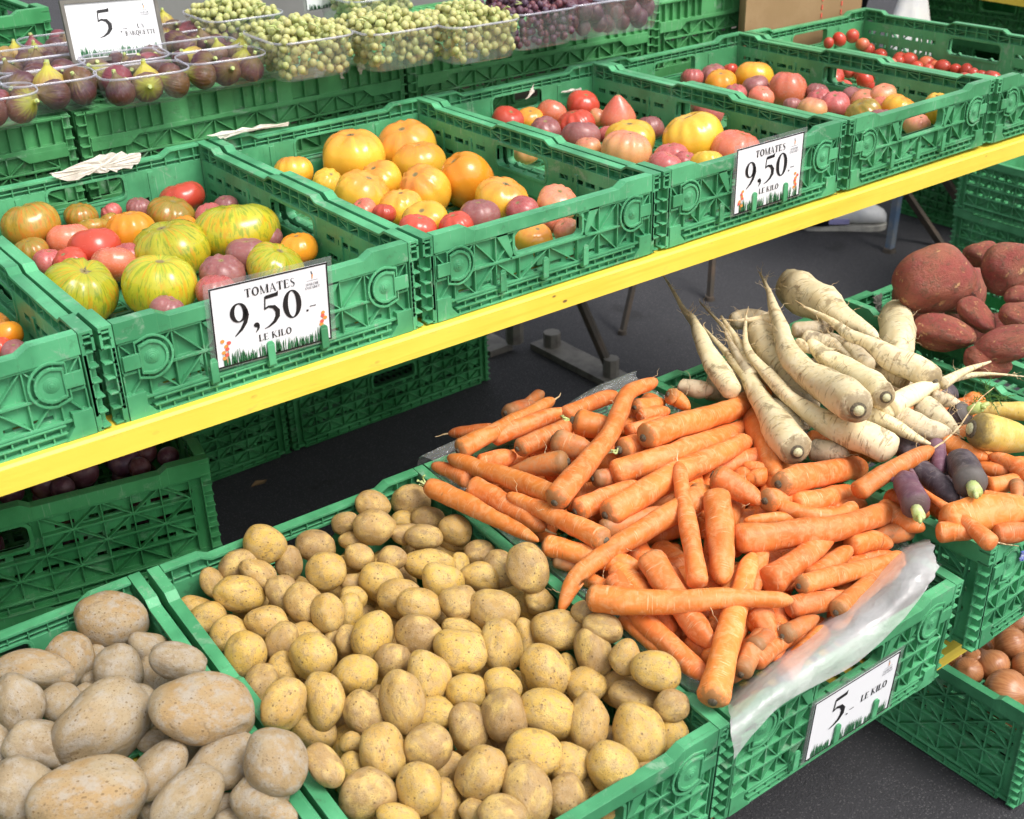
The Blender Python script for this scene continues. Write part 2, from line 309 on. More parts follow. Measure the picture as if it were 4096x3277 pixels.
def m_fig(name, top, mid, low):
    k = NT(name); tc = k.coord('Object', False); s = k.sep(tc); ang = k.math('ARCTAN2', s[1], s[0]); co = k.coord('Object', True)
    cb = k.n('ShaderNodeCombineXYZ'); k.l(k.math('MULTIPLY', ang, 5), cb.inputs[0]); k.l(k.math('MULTIPLY', s[2], 0.6), cb.inputs[1]); k.l(k.math('MULTIPLY', k.rnd(), 40), cb.inputs[2])
    n = k.noise(cb.outputs[0], 1.4, 4, 0.6); z = k.math('ADD', s[2], k.math('MULTIPLY', k.math('SUBTRACT', n, 0.5), 1.4))
    c = k.mix(k.step(z, -0.5, 0.25), low, mid); c = k.mix(k.step(z, 0.15, 0.95), c, top)
    c = k.mix(k.math('MULTIPLY', k.step(n, 0.62, 0.72), 0.35), c, (0.40,0.22,0.12))
    c = k.mix(k.math('MULTIPLY', k.step(k.noise(co, 3, 4), 0.5, 0.7), 0.3), c, (0.24,0.17,0.20))
    k.inp('Base Color', c); k.inp('Roughness', 0.45); k.bump(n, 0.25, 0.06); return k.m
FIG = {'p': m_fig('purple_fig', (0.16,0.11,0.04), (0.082,0.027,0.040), (0.11,0.04,0.028)),
       'y': m_fig('yellow_fig', (0.46,0.42,0.045), (0.36,0.22,0.05), (0.24,0.15,0.03)),
       'o': m_fig('olive_fig', (0.34,0.34,0.045), (0.15,0.065,0.04), (0.12,0.06,0.02)),
       'r': m_fig('red_fig', (0.22,0.05,0.06), (0.19,0.04,0.06), (0.20,0.055,0.03))}
FNAME = {'p':'dark purple','y':'yellow-green','o':'olive and purple','r':'reddish'}
def m_grape(name, a, b):
    k = NT(name); co = k.coord('Object', True); n = k.noise(co, 1.5, 3)
    base = k.mix(k.rnd(), a, b); c = k.mix(k.math('MULTIPLY', k.step(n, 0.4, 0.7), 0.5), base, tuple(min(1, x*1.3+0.1) for x in a))
    k.inp('Base Color', c); k.inp('Roughness', 0.42); k.inp('Specular IOR Level', 0.35); k.inp('Subsurface Weight', 0.5)
    k.b.inputs['Subsurface Radius'].default_value = (0.8, 0.8, 0.3); k.b.inputs['Subsurface Scale'].default_value = 0.006; return k.m
M['grape_white'] = m_grape('white_grape_skin', (0.37,0.41,0.15), (0.46,0.42,0.18))
M['grape_black'] = m_grape('black_grape_skin', (0.075,0.04,0.07), (0.16,0.045,0.055))
M['plum'] = m_grape('plum_skin', (0.11,0.035,0.045), (0.07,0.025,0.05))
def m_clear(name, col, alpha, rough=0.12, gloss=0.22, crumple=0.0):
    k = NT(name); k.t.nodes.remove(k.b)
    tr = k.n('ShaderNodeBsdfTransparent'); gl = k.n('ShaderNodeBsdfGlossy'); gl.inputs['Roughness'].default_value = rough
    di = k.n('ShaderNodeBsdfDiffuse'); di.inputs[0].default_value = (*col, 1); tl = k.n('ShaderNodeBsdfTranslucent'); tl.inputs[0].default_value = (*col, 1)
    ad = k.n('ShaderNodeMixShader'); ad.inputs[0].default_value = 0.25; k.l(di.outputs[0], ad.inputs[1]); k.l(tl.outputs[0], ad.inputs[2])
    m1 = k.n('ShaderNodeMixShader'); co = k.coord('Object', False); n = k.noise(co, 14, 5, 0.65, 0.8)
    k.l(k.math('ADD', alpha, k.math('MULTIPLY', k.math('SUBTRACT', n, 0.5), alpha*1.1)), m1.inputs[0])
    k.l(tr.outputs[0], m1.inputs[1]); k.l(ad.outputs[0], m1.inputs[2])
    lw = k.n('ShaderNodeLayerWeight'); lw.inputs[0].default_value = 0.25
    m2 = k.n('ShaderNodeMixShader'); k.l(k.math('ADD', 0.04, k.math('MULTIPLY', lw.outputs['Facing'], gloss)), m2.inputs[0])
    k.l(m1.outputs[0], m2.inputs[1]); k.l(gl.outputs[0], m2.inputs[2]); k.l(m2.outputs[0], k.out.inputs[0])
    if crumple:
        bu = k.n('ShaderNodeBump'); bu.inputs['Strength'].default_value = crumple; bu.inputs['Distance'].default_value = 0.012
        k.l(k.math('ADD', k.noise(k.scale(co, (26, 60, 60)), 1.0, 5, 0.6, 1.2), k.math('MULTIPLY', k.voro(k.scale(co, (30, 70, 70)), 1.0), 0.5)), bu.inputs['Height'])
        for q in (gl, di, tl): k.l(bu.outputs[0], q.inputs['Normal'])
    return k.m
M['tub'] = m_clear('clear_plastic_tub', (0.75,0.76,0.80), 0.03, 0.08, 0.16)
M['tub_milky'] = m_clear('milky_plastic_tub', (0.78,0.79,0.80), 0.10, 0.12, 0.3)
M['tub_rim'] = m_clear('clear_plastic_rim', (0.72,0.72,0.84), 0.34)
M['film'] = m_clear('milky_plastic_film', (1.0,0.97,0.98), 0.44, 0.25, 0.22, 0.22)
M['film_clear'] = m_clear('thin_clear_film', (0.80,0.84,0.86), 0.14, 0.14, 0.3, 0.9)
M['sleeve'] = m_clear('clear_card_sleeve', (0.7,0.75,0.72), 0.10, 0.08)

# ------------------------------------------------------------------ mesh helpers
class MB:
    """collects shapes; u along, w outward, v up -> vertex (u, -w, v)"""
    def __init__(s): s.v = []; s.f = []
    def raw(s, vs, fs):
        o = len(s.v); s.v += [tuple(p) for p in vs]; s.f += [tuple(i+o for i in f) for f in fs]
    def prism(s, poly, w0, w1):
        n = len(poly); vs = [(u, -w0, v) for u, v in poly]+[(u, -w1, v) for u, v in poly]
        s.raw(vs, [tuple(range(n)), tuple(range(2*n-1, n-1, -1))]+[(i, i+n, (i+1) % n+n, (i+1) % n) for i in range(n)])
    def box(s, u0, u1, v0, v1, w0, w1): 
        if u1-u0 > 1e-6 and v1-v0 > 1e-6: s.prism([(u0,v0),(u1,v0),(u1,v1),(u0,v1)], w0, w1)
    def bar(s, a, b, wid, w0, w1):
        dx, dy = b[0]-a[0], b[1]-a[1]; L = math.hypot(dx, dy) or 1; nx, ny = -dy/L*wid/2, dx/L*wid/2
        s.prism([(a[0]-nx,a[1]-ny),(b[0]-nx,b[1]-ny),(b[0]+nx,b[1]+ny),(a[0]+nx,a[1]+ny)], w0, w1)
    def strip(s, outer, inner, w0, w1):
        n = len(outer)
        for i in range(n-1): s.prism([outer[i], outer[i+1], inner[i+1], inner[i]], w0, w1)
    def bxyz(s, x0, x1, y0, y1, z0, z1):
        s.raw([(x0,y0,z0),(x1,y0,z0),(x1,y1,z0),(x0,y1,z0),(x0,y0,z1),(x1,y0,z1),(x1,y1,z1),(x0,y1,z1)],
              [(0,3,2,1),(4,5,6,7),(0,1,5,4),(1,2,6,5),(2,3,7,6),(3,0,4,7)])
    def tube(s, a, b, r0, r1=None, n=10):
        a, b = Vector(a), Vector(b); d = (b-a).normalized(); r1 = r0 if r1 is None else r1
        e = d.orthogonal().normalized(); g = d.cross(e)
        vs = [tuple(a+(e*math.cos(2*PI*i/n)+g*math.sin(2*PI*i/n))*r0) for i in range(n)]+[tuple(b+(e*math.cos(2*PI*i/n)+g*math.sin(2*PI*i/n))*r1) for i in range(n)]
        s.raw(vs, [(i, (i+1) % n, (i+1) % n+n, i+n) for i in range(n)]+[tuple(range(n-1, -1, -1)), tuple(range(n, 2*n))])
    def mesh(s, name, mat, smooth=False):
        me = bpy.data.meshes.new(name); me.from_pydata(s.v, [], s.f)
        bm = bmesh.new(); bm.from_mesh(me); bmesh.ops.recalc_face_normals(bm, faces=bm.faces[:]); bm.to_mesh(me); bm.free()
        me.materials.append(mat)
        if smooth: me.polygons.foreach_set('use_smooth', [True]*len(me.polygons))
        me.update(); return me
def raw_mesh(name, vs, fs, mat, smooth=True, attrs=None):
    me = bpy.data.meshes.new(name); me.from_pydata([tuple(map(float, p)) for p in vs], [], [tuple(map(int, f)) for f in fs])
    if attrs is not None:
        a = me.attributes.new('skin', 'FLOAT_VECTOR', 'POINT'); a.data.foreach_set('vector', np.asarray(attrs, dtype=np.float32).ravel())
    me.materials.append(mat)
    if smooth: me.polygons.foreach_set('use_smooth', [True]*len(me.polygons))
    me.update(); return me
def obj(name, me, parent=None, mw=None):
    o = bpy.data.objects.new(name, me); C.objects.link(o)
    if parent is not None: o.parent = parent
    if mw is not None: o.matrix_basis = mw
    return o
def empty(name, mw=None):
    o = bpy.data.objects.new(name, None); C.objects.link(o); o.empty_display_size = 0.05
    if mw is not None: o.matrix_basis = mw
    return o
def tag(o, label, cat, group=None):
    o['label'] = label; o['category'] = cat
    if group: o['group'] = group
    return o
def tr(x, y, z, rz=0, rx=0, ry=0): return Matrix.Translation((x, y, z)) @ Euler((rx, ry, rz)).to_matrix().to_4x4()
ORD = ['', 'first','second','third','fourth','fifth','sixth','seventh','eighth','ninth','tenth','eleventh','twelfth','thirteenth','fourteenth','fifteenth','sixteenth']

# ------------------------------------------------------------------ the setting
GZ = -0.975
g = MB(); g.bxyz(-40, 60, -40, 60, -0.2, 0)
gr = obj('ground', g.mesh('ground', M['asphalt']), mw=tr(0,0,GZ)); gr['kind'] = 'structure'

# ------------------------------------------------------------------ crates
T = 0.015
def rounded_hole(mb, u0, u1, v0, v1, w0, w1, th=0.004, r=0.008):
    def rr(a0, a1, b0, b1, q):
        pts = []
        for cx, cy, s in ((a1-q, b1-q, 0), (a0+q, b1-q, 1), (a0+q, b0+q, 2), (a1-q, b0+q, 3)):
            for i in range(6): a = (s+i/5)*PI/2; pts.append((cx+q*math.cos(a), cy+q*math.sin(a)))
        pts.append(pts[0]); return pts
    mb.strip(rr(u0-th, u1+th, v0-th, v1+th, r+th), rr(u0, u1, v0, v1, r), w0, w1)
    q = r*0.32                                         # corner fillets so the opening reads round
    for su, cu in ((1, u0), (-1, u1)):
        for sv, cv in ((1, v0), (-1, v1)):
            mb.prism([(cu, cv), (cu+su*r*0.75, cv), (cu+su*q*0.8, cv+sv*q*0.8), (cu, cv+sv*r*0.75)], w0+0.0005, w1-0.0005)
def d_latch(mb, flip, r=0.020):
    """raised D-shaped lock: two rings, a dome and a tongue towards the corner"""
    def dshape(q):
        pts = [(q*math.cos(a), q*math.sin(a)) for a in np.linspace(-PI/2, PI/2, 13)]
        pts = [(-q*0.62, -q*0.82)] + pts + [(-q*0.62, q*0.82)]
        pts.append(pts[0]); return [(flip*x, y) for x, y in pts]
    mb.strip(dshape(r*1.32), dshape(r*1.18), T-0.001, T+0.0012)
    mb.strip(dshape(r), dshape(r*0.84), T-0.001, T+0.0024)
    mb.prism(dshape(r*0.84)[:-1], T-0.003, T+0.0004)
    for i, q in enumerate((0.42, 0.34, 0.24, 0.12)):
        mb.prism([(flip*r*0.08+r*q*math.cos(a), r*q*math.sin(a)) for a in np.linspace(0, 2*PI, 17)[:-1]], T-0.001, T+0.0007+0.0006*i)
    mb.box(min(-flip*r*0.6, -flip*r*1.55), max(-flip*r*0.6, -flip*r*1.55), -r*0.42, r*0.42, T-0.001, T+0.0022)
def rib_field(mb, us, vs, holes, w0, w1, thin=0.0017, thick=0.0032, seed=0, diag=True):
    def inhole(a, b):
        for h in holes:
            if h[0]-1e-4 < a < h[1]+1e-4 and h[2]-1e-4 < b < h[3]+1e-4: return True
        return False
    for j, v in enumerate(vs):
        for i in range(len(us)-1):
            if not inhole((us[i]+us[i+1])/2, v): mb.box(us[i], us[i+1], v-thick/2, v+thick/2, w0, w1)
    for i, u in enumerate(us):
        for j in range(len(vs)-1):
            if not inhole(u, (vs[j]+vs[j+1])/2): mb.box(u-thin/2, u+thin/2, vs[j]+thick/2, vs[j+1]-thick/2, w0, w1-0.0007)
    if diag:
        for i in range(len(us)-1):
            for j in range(len(vs)-1):
                if inhole((us[i]+us[i+1])/2, (vs[j]+vs[j+1])/2): continue
                a, b = (us[i], vs[j]), (us[i+1], vs[j+1])
                if (i+j+seed) % 2: a, b = (us[i], vs[j+1]), (us[i+1], vs[j])
                mb.bar(a, b, thin, w0, w1-0.0012)
def panel(mb, u0, u1, v0, v1, holes, w0, w1):
    us = sorted({u0, u1, *[h[0] for h in holes], *[h[1] for h in holes]}); vs = sorted({v0, v1, *[h[2] for h in holes], *[h[3] for h in holes]})
    us = [u for u in us if u0 <= u <= u1]; vs = [v for v in vs if v0 <= v <= v1]
    for i in range(len(us)-1):
        run = None
        for j in range(len(vs)-1):
            cu, cv = (us[i]+us[i+1])/2, (vs[j]+vs[j+1])/2
            hit = any(h[0] < cu < h[1] and h[2] < cv < h[3] for h in holes)
            if not hit and run is None: run = vs[j]
            if hit and run is not None: mb.box(us[i], us[i+1], run, vs[j], w0, w1); run = None
        if run is not None: mb.box(us[i], us[i+1], run, vs[-1], w0, w1)
def lin(a, b, n): return [a+(b-a)*i/n for i in range(n+1)]

def end_wall(h, L):
    mb = MB(); H = L/2; rail = 0.024 if h < 0.14 else 0.026; low = 0.008; bs = 0.020
    # top rail: raised shoulders at both ends
    top = [(-H,h),(-H+0.048,h),(-H+0.062,h-low),(H-0.062,h-low),(H-0.048,h),(H,h)]
    bot = [(u, h-rail) for u, v in top]
    for i in range(5): mb.prism([bot[i], bot[i+1], top[i+1], top[i]], T-0.0045, T)
    for i in range(5): mb.prism([(top[i][0], top[i][1]-0.004), (top[i+1][0], top[i+1][1]-0.004), top[i+1], top[i]], 0.0005, T-0.0045)
    for u in lin(-H+0.01, H-0.01, 15):
        hh = h if abs(u) > H-0.05 else h-low
        mb.box(u-0.0008, u+0.0008, h-rail, hh-0.004, 0.0015, T-0.0045)
    mb.box(-H, H, h-rail+0.005, h-rail+0.0065, 0.0025, T-0.0045)
    hole = (-0.057, 0.057, h-rail-0.034, h-rail-0.002)
    slots = [hole]
    for u in (-0.093, -0.022, 0.048): slots.append((u, u+0.006, bs+0.002, bs+0.030))      # slots behind the card fingers
    for i in range(10):
        u = -H+0.035+i*(2*H-0.07)/10; slots.append((u+0.004, u+(2*H-0.07)/10-0.004, bs+0.006, bs+0.011))
    panel(mb, -H, H, bs, h-rail, slots, 0.002, 0.0070)
    rounded_hole(mb, hole[0], hole[1], hole[2], hole[3], 0.001, T-0.0015)
    for s in (-1, 1): mb.prism([(s*0.061, hole[2]+0.004), (s*0.064, hole[2]-0.004), (s*0.088, h-rail), (s*0.070, h-rail)], 0.0070, T-0.001)
    us = [-H+0.002, -H+0.028, -0.132, -0.110, -0.088, -0.064, -0.032, 0.0, 0.032, 0.064, 0.088, 0.110, 0.132, H-0.028, H-0.002]
    n = max(2, round((h-rail-bs)/0.030)); vs = lin(bs+0.002, h-rail-0.001, n)
    if h < 0.14: vs = [bs+0.002, hole[2]-0.003, h-rail-0.001]; us = [-H+0.002, -H+0.030, -0.122, -0.088, -0.050, 0.0, 0.050, 0.088, 0.122, H-0.030, H-0.002]
    rib_field(mb, us, vs, [(hole[0]-0.005, hole[1]+0.005, hole[2]-0.002, hole[3]+0.01)], 0.0070, T-0.001)
    # foot of the wall: brickwork of little slots
    mb.box(-H, H, 0.0, bs, 0.004, 0.006)
    for v in (0.0, 0.0085, 0.0175): mb.box(-H+0.03, H-0.03, v, v+0.0022, 0.006, T)
    for k, v in enumerate((0.0022, 0.0107)):
        for u in lin(-H+0.035+0.009*k, H-0.045+0.009*k, 17): mb.box(u-0.0009, u+0.0009, v, v+0.0063, 0.006, T-0.0008)
    for s in (-1, 1): mb.prism([(s*H, 0), (s*(H-0.034), 0), (s*(H-0.022), 0.014), (s*(H-0.022), 0.030), (s*H, 0.030)], 0.006, T+0.0008)
    # grooves inside the wall: little feet marks
    for u in (-0.10, 0.10): mb.box(u-0.004, u+0.004, bs, h-rail-0.004, 0.0008, 0.002)
    return mb
def side_wall(h, L, tray=False):
    mb = MB(); H = L/2; rail = 0.026; low = 0.007; bs = 0.048 if tray else 0.018
    top = [(-H,h),(-H+0.055,h),(-H+0.066,h-low),(-0.072,h-low),(-0.060,h),(0.060,h),(0.072,h-low),(H-0.066,h-low),(H-0.055,h),(H,h)]
    for i in range(9):
        a, b = top[i], top[i+1]
        mb.prism([(a[0], h-rail), (b[0], h-rail), b, a], T-0.003, T)
        mb.prism([(a[0], a[1]-0.0035), (b[0], b[1]-0.0035), b, a], 0.0, T-0.003)
    us = lin(-H+0.016, H-0.016, 22)
    for i, u in enumerate(us):
        hh = h if (abs(u) > H-0.056 or abs(u) < 0.06) else h-low
        mb.box(u-0.0008, u+0.0008, h-rail, hh-0.0035, 0.001, T-0.003)
        if i % 4 == 1 and i < 22:
            mb.bar((u, h-rail+0.001), (us[i+1], h-rail+0.011), 0.0016, 0.003, T-0.003); mb.bar((u, h-rail+0.001), (us[i-1], h-rail+0.011), 0.0016, 0.0035, T-0.0032)
    mb.box(-H, H, h-rail+0.011, h-rail+0.0127, 0.0025, T-0.003)
    hole = (-0.062, 0.062, h-rail-0.040, h-rail-0.006)
    slots = [hole]; vt = h-rail
    rows = [vt-0.026, vt-0.052] if h < 0.14 else [vt-0.026, vt-0.056, vt-0.086]
    for r_, v in enumerate(rows):
        for i in range(18):
            u = -H+0.024+i*(2*H-0.048)/18
            if abs(u+0.015) < 0.09 and v > hole[2]-0.012: continue
            if v < bs+0.006: continue
            slots.append((u+0.003+0.004*((i+r_) % 2), u+(2*H-0.048)/18-0.003, v, v+0.0075))
    panel(mb, -H, H, bs, vt, slots, 0.001, 0.0055)
    rounded_hole(mb, hole[0], hole[1], hole[2], hole[3], -0.0005, T-0.002, 0.005)
    for u in (-0.215, -0.135, 0.135, 0.215): mb.box(u-0.0035, u+0.0035, bs, vt-0.012, -0.001, 0.001)
    usx = lin(-H+0.03, H-0.03, 14); n = max(2, round((vt-bs)/0.030)); vs = lin(bs+0.001, vt-0.001, n)
    rib_field(mb, usx, vs, [(hole[0]-0.006, hole[1]+0.006, hole[2]-0.004, hole[3]+0.004)], 0.0055, T-0.001, seed=1)
    mb.box(-H, H, 0, bs, 0.004, 0.006)
    if tray:                                             # deep foot: smooth blocks between recessed cells, stepped ends
        mb.box(-H+0.015, H-0.015, 0.0, 0.004, 0.006, T+0.001); mb.box(-H+0.015, H-0.015, bs-0.007, bs, 0.006, T+0.001)
        for u0, u1 in ((-0.165,-0.120),(-0.068,-0.040),(0.040,0.068),(0.120,0.165)): mb.box(u0, u1, 0.004, bs-0.007, 0.006, T+0.0006)
        for u in (-0.094,-0.02,0.0,0.02,0.094): mb.box(u-0.001, u+0.001, 0.004, bs-0.007, 0.006, T-0.001)
        for s in (-1, 1):
            mb.prism([(s*(H-0.014), bs), (s*(H-0.014), bs+0.014), (s*(H-0.075), bs+0.014), (s*(H-0.092), bs)], 0.006, T+0.001)
            for k in range(5): u = s*(H-0.030-0.022*k); mb.box(u-0.0011, u+0.0011, 0.004, bs-0.007 if k > 3 else bs, 0.006, T-0.0005)
    else:
        for v in (0.0, 0.0158): mb.box(-H+0.03, H-0.03, v, v+0.0022, 0.006, T)
        for u in lin(-H+0.034, H-0.034, 17): mb.box(u-0.0009, u+0.0009, 0.0022, 0.0158, 0.006, T-0.0008)
    # corner posts, with stacked lips on the end faces
    for s in (-1, 1):
        a, b = (s*H, s*(H-0.014)); a, b = min(a, b), max(a, b)
        mb.box(a, b, 0.0, h-0.0035, 0.0, 0.004)
        for v in lin(0.002, h-0.008, max(4, round(h/0.018))): mb.box(a, b, v, v+0.0022, 0.004, T)
        mb.box(min(s*(H-0.014), s*(H-0.012)), max(s*(H-0.014), s*(H-0.012)), 0.0, h-0.004, 0.004, T-0.001)
    return mb
def base_part(Wd, D):
    mb = MB(); a = T*0.6
    mb.bxyz(a, Wd-a, a, D-a, 0.004, 0.0055) if False else None
    for x in lin(a, Wd-a, 12): mb.bxyz(x-0.004, x+0.004, a, D-a, 0.002, 0.0078)
    for y in lin(a, D-a, 30): mb.bxyz(a, Wd-a, y-0.0035, y+0.0035, 0.0026, 0.0070)
    for x in lin(a+0.03, Wd-a-0.03, 3): mb.bxyz(x-0.016, x+0.016, a, D-a, 0.0032, 0.0064)
    mb.bxyz(a, Wd-a, a, a+0.03, 0.003, 0.0082); mb.bxyz(a, Wd-a, D-a-0.03, D-a, 0.003, 0.0082)
    return mb
LIB = {}
def crate_lib(h, mat):
    key = (h, mat)
    if key not in LIB:
        m = M[mat]; Wd, D = 0.4, 0.6
        lr = 0.020 if h < 0.14 else 0.022
        la, lb = MB(), MB(); d_latch(la, 1, lr); d_latch(lb, -1, lr)
        cf = MB(); cf.box(-0.0045, 0.0045, -0.001, 0.024, T+0.004, T+0.0065); cf.prism([(0.0045*math.cos(t), 0.024+0.0045*math.sin(t)) for t in lin(0, PI, 8)], T+0.004, T+0.0065); cf.box(-0.0045, 0.0045, -0.004, 0.003, T-0.004, T+0.004)
        LIB[key] = dict(end=end_wall(h, Wd-2*T-0.002).mesh('end_wall', m), side=side_wall(h, D, mat == 'crate_back').mesh('side_wall', m), base=base_part(Wd, D).mesh('base', m),
                        la=la.mesh('latch', m), lb=lb.mesh('latch', m), clip=cf.mesh('card_clip', m), mat=m)
    return LIB[key]
CRATES = {}
def crate(mw, h, label, mat='crate', group=None, tint=0.0, bulge=0.0):
    """open folding crate 0.4 x 0.6; its own origin is the front left bottom corner"""
    lib = crate_lib(h, mat); Wd, D = 0.4, 0.6
    rq = random.Random(label); mw = mw @ Euler((0, rq.uniform(-.003, .003), rq.uniform(-.006, .006))).to_matrix().to_4x4()
    t = tag(empty('plastic_crate', mw), label, 'crate', group)
    e1 = obj('end_wall', lib['end'], t, tr(Wd/2, T, 0)); e2 = obj('end_wall', lib['end'], t, tr(Wd/2, D-T, 0, PI))
    s1 = obj('side_wall', lib['side'], t, tr(T, D/2, 0, -PI/2)); s2 = obj('side_wall', lib['side'], t, tr(Wd-T, D/2, 0, PI/2))
    b = obj('base', lib['base'], t)
    kids = [e1, e2, s1, s2, b]
    for e in (e1, e2):
        lz = h-0.048 if h < 0.14 else h-0.042
        kids.append(obj('latch', lib['la'], e, tr(-0.150, 0, lz))); kids.append(obj('latch', lib['lb'], e, tr(0.150, 0, lz)))
    for u in (-0.083, -0.012, 0.058): kids.append(obj('card_clip', lib['clip'], e1, tr(u, 0, 0.018)))
    for k in kids: k['tint'] = tint
    return t
def lower_mat(x, y, z, yaw, tilt): return Matrix.Translation((x, y, z)) @ Euler((tilt, 0, yaw), 'XYZ').to_matrix().to_4x4()

# upper shelf: six crates side by side on the yellow board
HU = 0.116; PU = 0.4058
UP_LABEL = ['green crate of tomatoes cut off by the frame, ahead of the striped tomatoes', 'green crate of green-striped and red tomatoes behind the large price card',
            'green crate of golden tomatoes with bare floor showing inside', 'green crate holding the pointed red tomato, small price card on its front',
            'green crate of mauve and peach tomatoes past the small price card', 'green crate of cherry tomatoes at the far end of the shelf']
ups = []
for i in range(6):
    ups.append(crate(tr(i*PU+0.002, 0, -HU-0.002*(i-1)*0.5), HU, UP_LABEL[i], 'crate', 'crates in a row on the yellow board', [0.0,0.05,0.0,0.1,0.25,0.3][i]))

# lower shelf: crates tilted towards the shopper
HL = 0.160
LX, LY, LZ, LYAW, LTILT, PL = 0.4111, -0.5279, -0.3915, -0.0238, 0.062, 0.4052
def low_frame(i):
    c, s = math.cos(LYAW), math.sin(LYAW); x = i*PL
    base = Matrix.Translation((LX+x*c, LY+x*s, LZ)) @ Euler((LTILT, 0, LYAW), 'XYZ').to_matrix().to_4x4()
    return base @ Matrix.Translation((0.002, 0, -HL))
FR = {'big': low_frame(-1), 'small': low_frame(0), 'carrot': low_frame(1),
      'snip': tr(1.243, -0.560, -0.352-HL, 0.0, 0.0), 'sweet': tr(1.697, -0.57, -0.345-HL, 0.0, 0.012)}
crate(FR['big'], HL, 'green crate of large dusty potatoes in the near corner', 'crate', 'crates in a row on the lower shelf', 0.0)
crate(FR['small'], HL, 'green crate heaped with small yellow potatoes', 'crate', 'crates in a row on the lower shelf', 0.05)
crate(FR['carrot'], HL, 'green crate of orange carrots lined with a milky plastic bag', 'crate', 'crates in a row on the lower shelf', 0.12)
crate(FR['snip'], HL, 'green crate of parsnips and coloured carrots next to the bagged carrots', 'crate', 'crates in a row on the lower shelf', 0.08)
crate(FR['sweet'], HL, 'green crate of red sweet potatoes at the edge of the view', 'crate', 'crates in a row on the lower shelf', 0.05)
crate(tr(1.50, -0.545, GZ+0.003), 0.19, 'green crate of brown onions standing on the asphalt', 'crate', None, 0.02)

# back row: crates turned over as a low platform for the punnets
YB = 0.692; ZB = on_plane(px('F', 865, 125), 1, YB)[2]+0.010; XB = on_plane(px('F', 858, 128), 1, YB)[0]
BK = [('overturned green crate under the fig punnets by the frame edge', -2), ('overturned green crate carrying figs and the nearest white grapes', -1), ('overturned green crate carrying grapes behind the golden tomatoes', 0), ('overturned green crate beside the brown paper bag', 1)]
for lab, k in BK:
    x0 = XB+0.004+k*0.608; zz = ZB+(0.012 if k == 1 else 0)
    # long side faces the shopper, floor upwards
    mw = Matrix(((0,1,0,x0),(1,0,0,YB),(0,0,-1,zz),(0,0,0,1)))
    crate(mw, 0.160, lab, 'crate_back', 'overturned crates of the back row', 0.12+0.06*(k+2))

# plum stack and the stacks kept under the shelf
PSM = lambda z: Matrix.Translation((0.572, 0.185, z)) @ Matrix.Rotation(-0.19, 4, 'Z') @ Matrix.Rotation(PI/2, 4, 'Z') @ Matrix(((1,0,0,0),(0,1,0,0),(0,0,1,0),(0,0,0,1)))
for k in range(3):
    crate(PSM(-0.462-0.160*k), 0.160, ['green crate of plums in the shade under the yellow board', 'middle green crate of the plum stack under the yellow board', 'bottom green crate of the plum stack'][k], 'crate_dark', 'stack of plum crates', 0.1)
nm = ['lowest','second','third','fourth','fifth','topmost']
for s_, (x0, n) in enumerate(((1.775, 3), (1.165, 3))):
    for k in range(n):
        crate(Matrix.Translation((x0, 1.2, GZ+0.004+0.1608*k)) @ Matrix.Rotation(PI/2, 4, 'Z'), 0.160,
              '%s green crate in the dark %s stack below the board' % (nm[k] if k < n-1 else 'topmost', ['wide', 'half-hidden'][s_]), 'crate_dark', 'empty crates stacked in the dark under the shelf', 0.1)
for k in range(3):
    crate(Matrix.Translation((3.05, 0.10, GZ+0.004+0.1608*k)) @ Matrix.Rotation(-0.05, 4, 'Z'), 0.160, '%s green crate of the stack behind the blue trestle legs' % nm[k], 'crate', 'crates stacked behind the trestle legs', 0.25)
for k in range(6):
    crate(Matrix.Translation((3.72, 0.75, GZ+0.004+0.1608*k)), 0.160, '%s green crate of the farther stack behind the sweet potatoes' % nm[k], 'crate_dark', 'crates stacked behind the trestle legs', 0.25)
# crate standing behind the figs, its shade put into the darker plastic
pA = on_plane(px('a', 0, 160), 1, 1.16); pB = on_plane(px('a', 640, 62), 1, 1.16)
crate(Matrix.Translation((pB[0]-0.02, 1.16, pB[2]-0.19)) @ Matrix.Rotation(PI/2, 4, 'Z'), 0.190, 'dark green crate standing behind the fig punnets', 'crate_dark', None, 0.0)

# ------------------------------------------------------------------ boards, trestles
def board(name, x0, x1, y0, y1, zt0, zt1, th, label, cat='board', my=(0, 0)):
    mb = MB(); n = 24; 
    for i in range(1):
        vs = []
        for x, z in ((x0, zt0), (x1, zt1)):
            for y, zz in ((y0, z-th), (y1, z-th+my[1]), (y1, z+my[1]), (y0+0.003, z), (y0, z-0.003)): vs.append((x, y, zz))
        fs = [(0,1,2,3,4), (9,8,7,6,5)]+[(k, k+5, (k+1) % 5+5, (k+1) % 5) for k in range(5)]
        mb.raw(vs, fs)
    o = obj(name, mb.mesh(name, M['yellow'])); tag(o, label, cat); return o
board('yellow_board', -0.6, 2.445, -0.012, 0.56, -0.1085, -0.1290, 0.031, 'yellow painted board carrying the tomato crates')
lb = MB(); lb.bxyz(-1.1, 0.62, 0.022, 0.58, -0.024, -0.002)
o = obj('yellow_board', lb.mesh('yellow_board', M['yellow']), mw=FR['carrot']); tag(o, 'yellow board under the potato and carrot crates, seen as a sliver', 'board')
bb = MB(); bb.bxyz(-0.6, 2.5, 0.66, 1.15, 0, 0.03)
o = obj('rear_board', bb.mesh('rear_board', M['rust_steel']), mw=tr(0, 0, ZB-0.16-0.032)); tag(o, 'dark board hidden under the overturned crates', 'board')
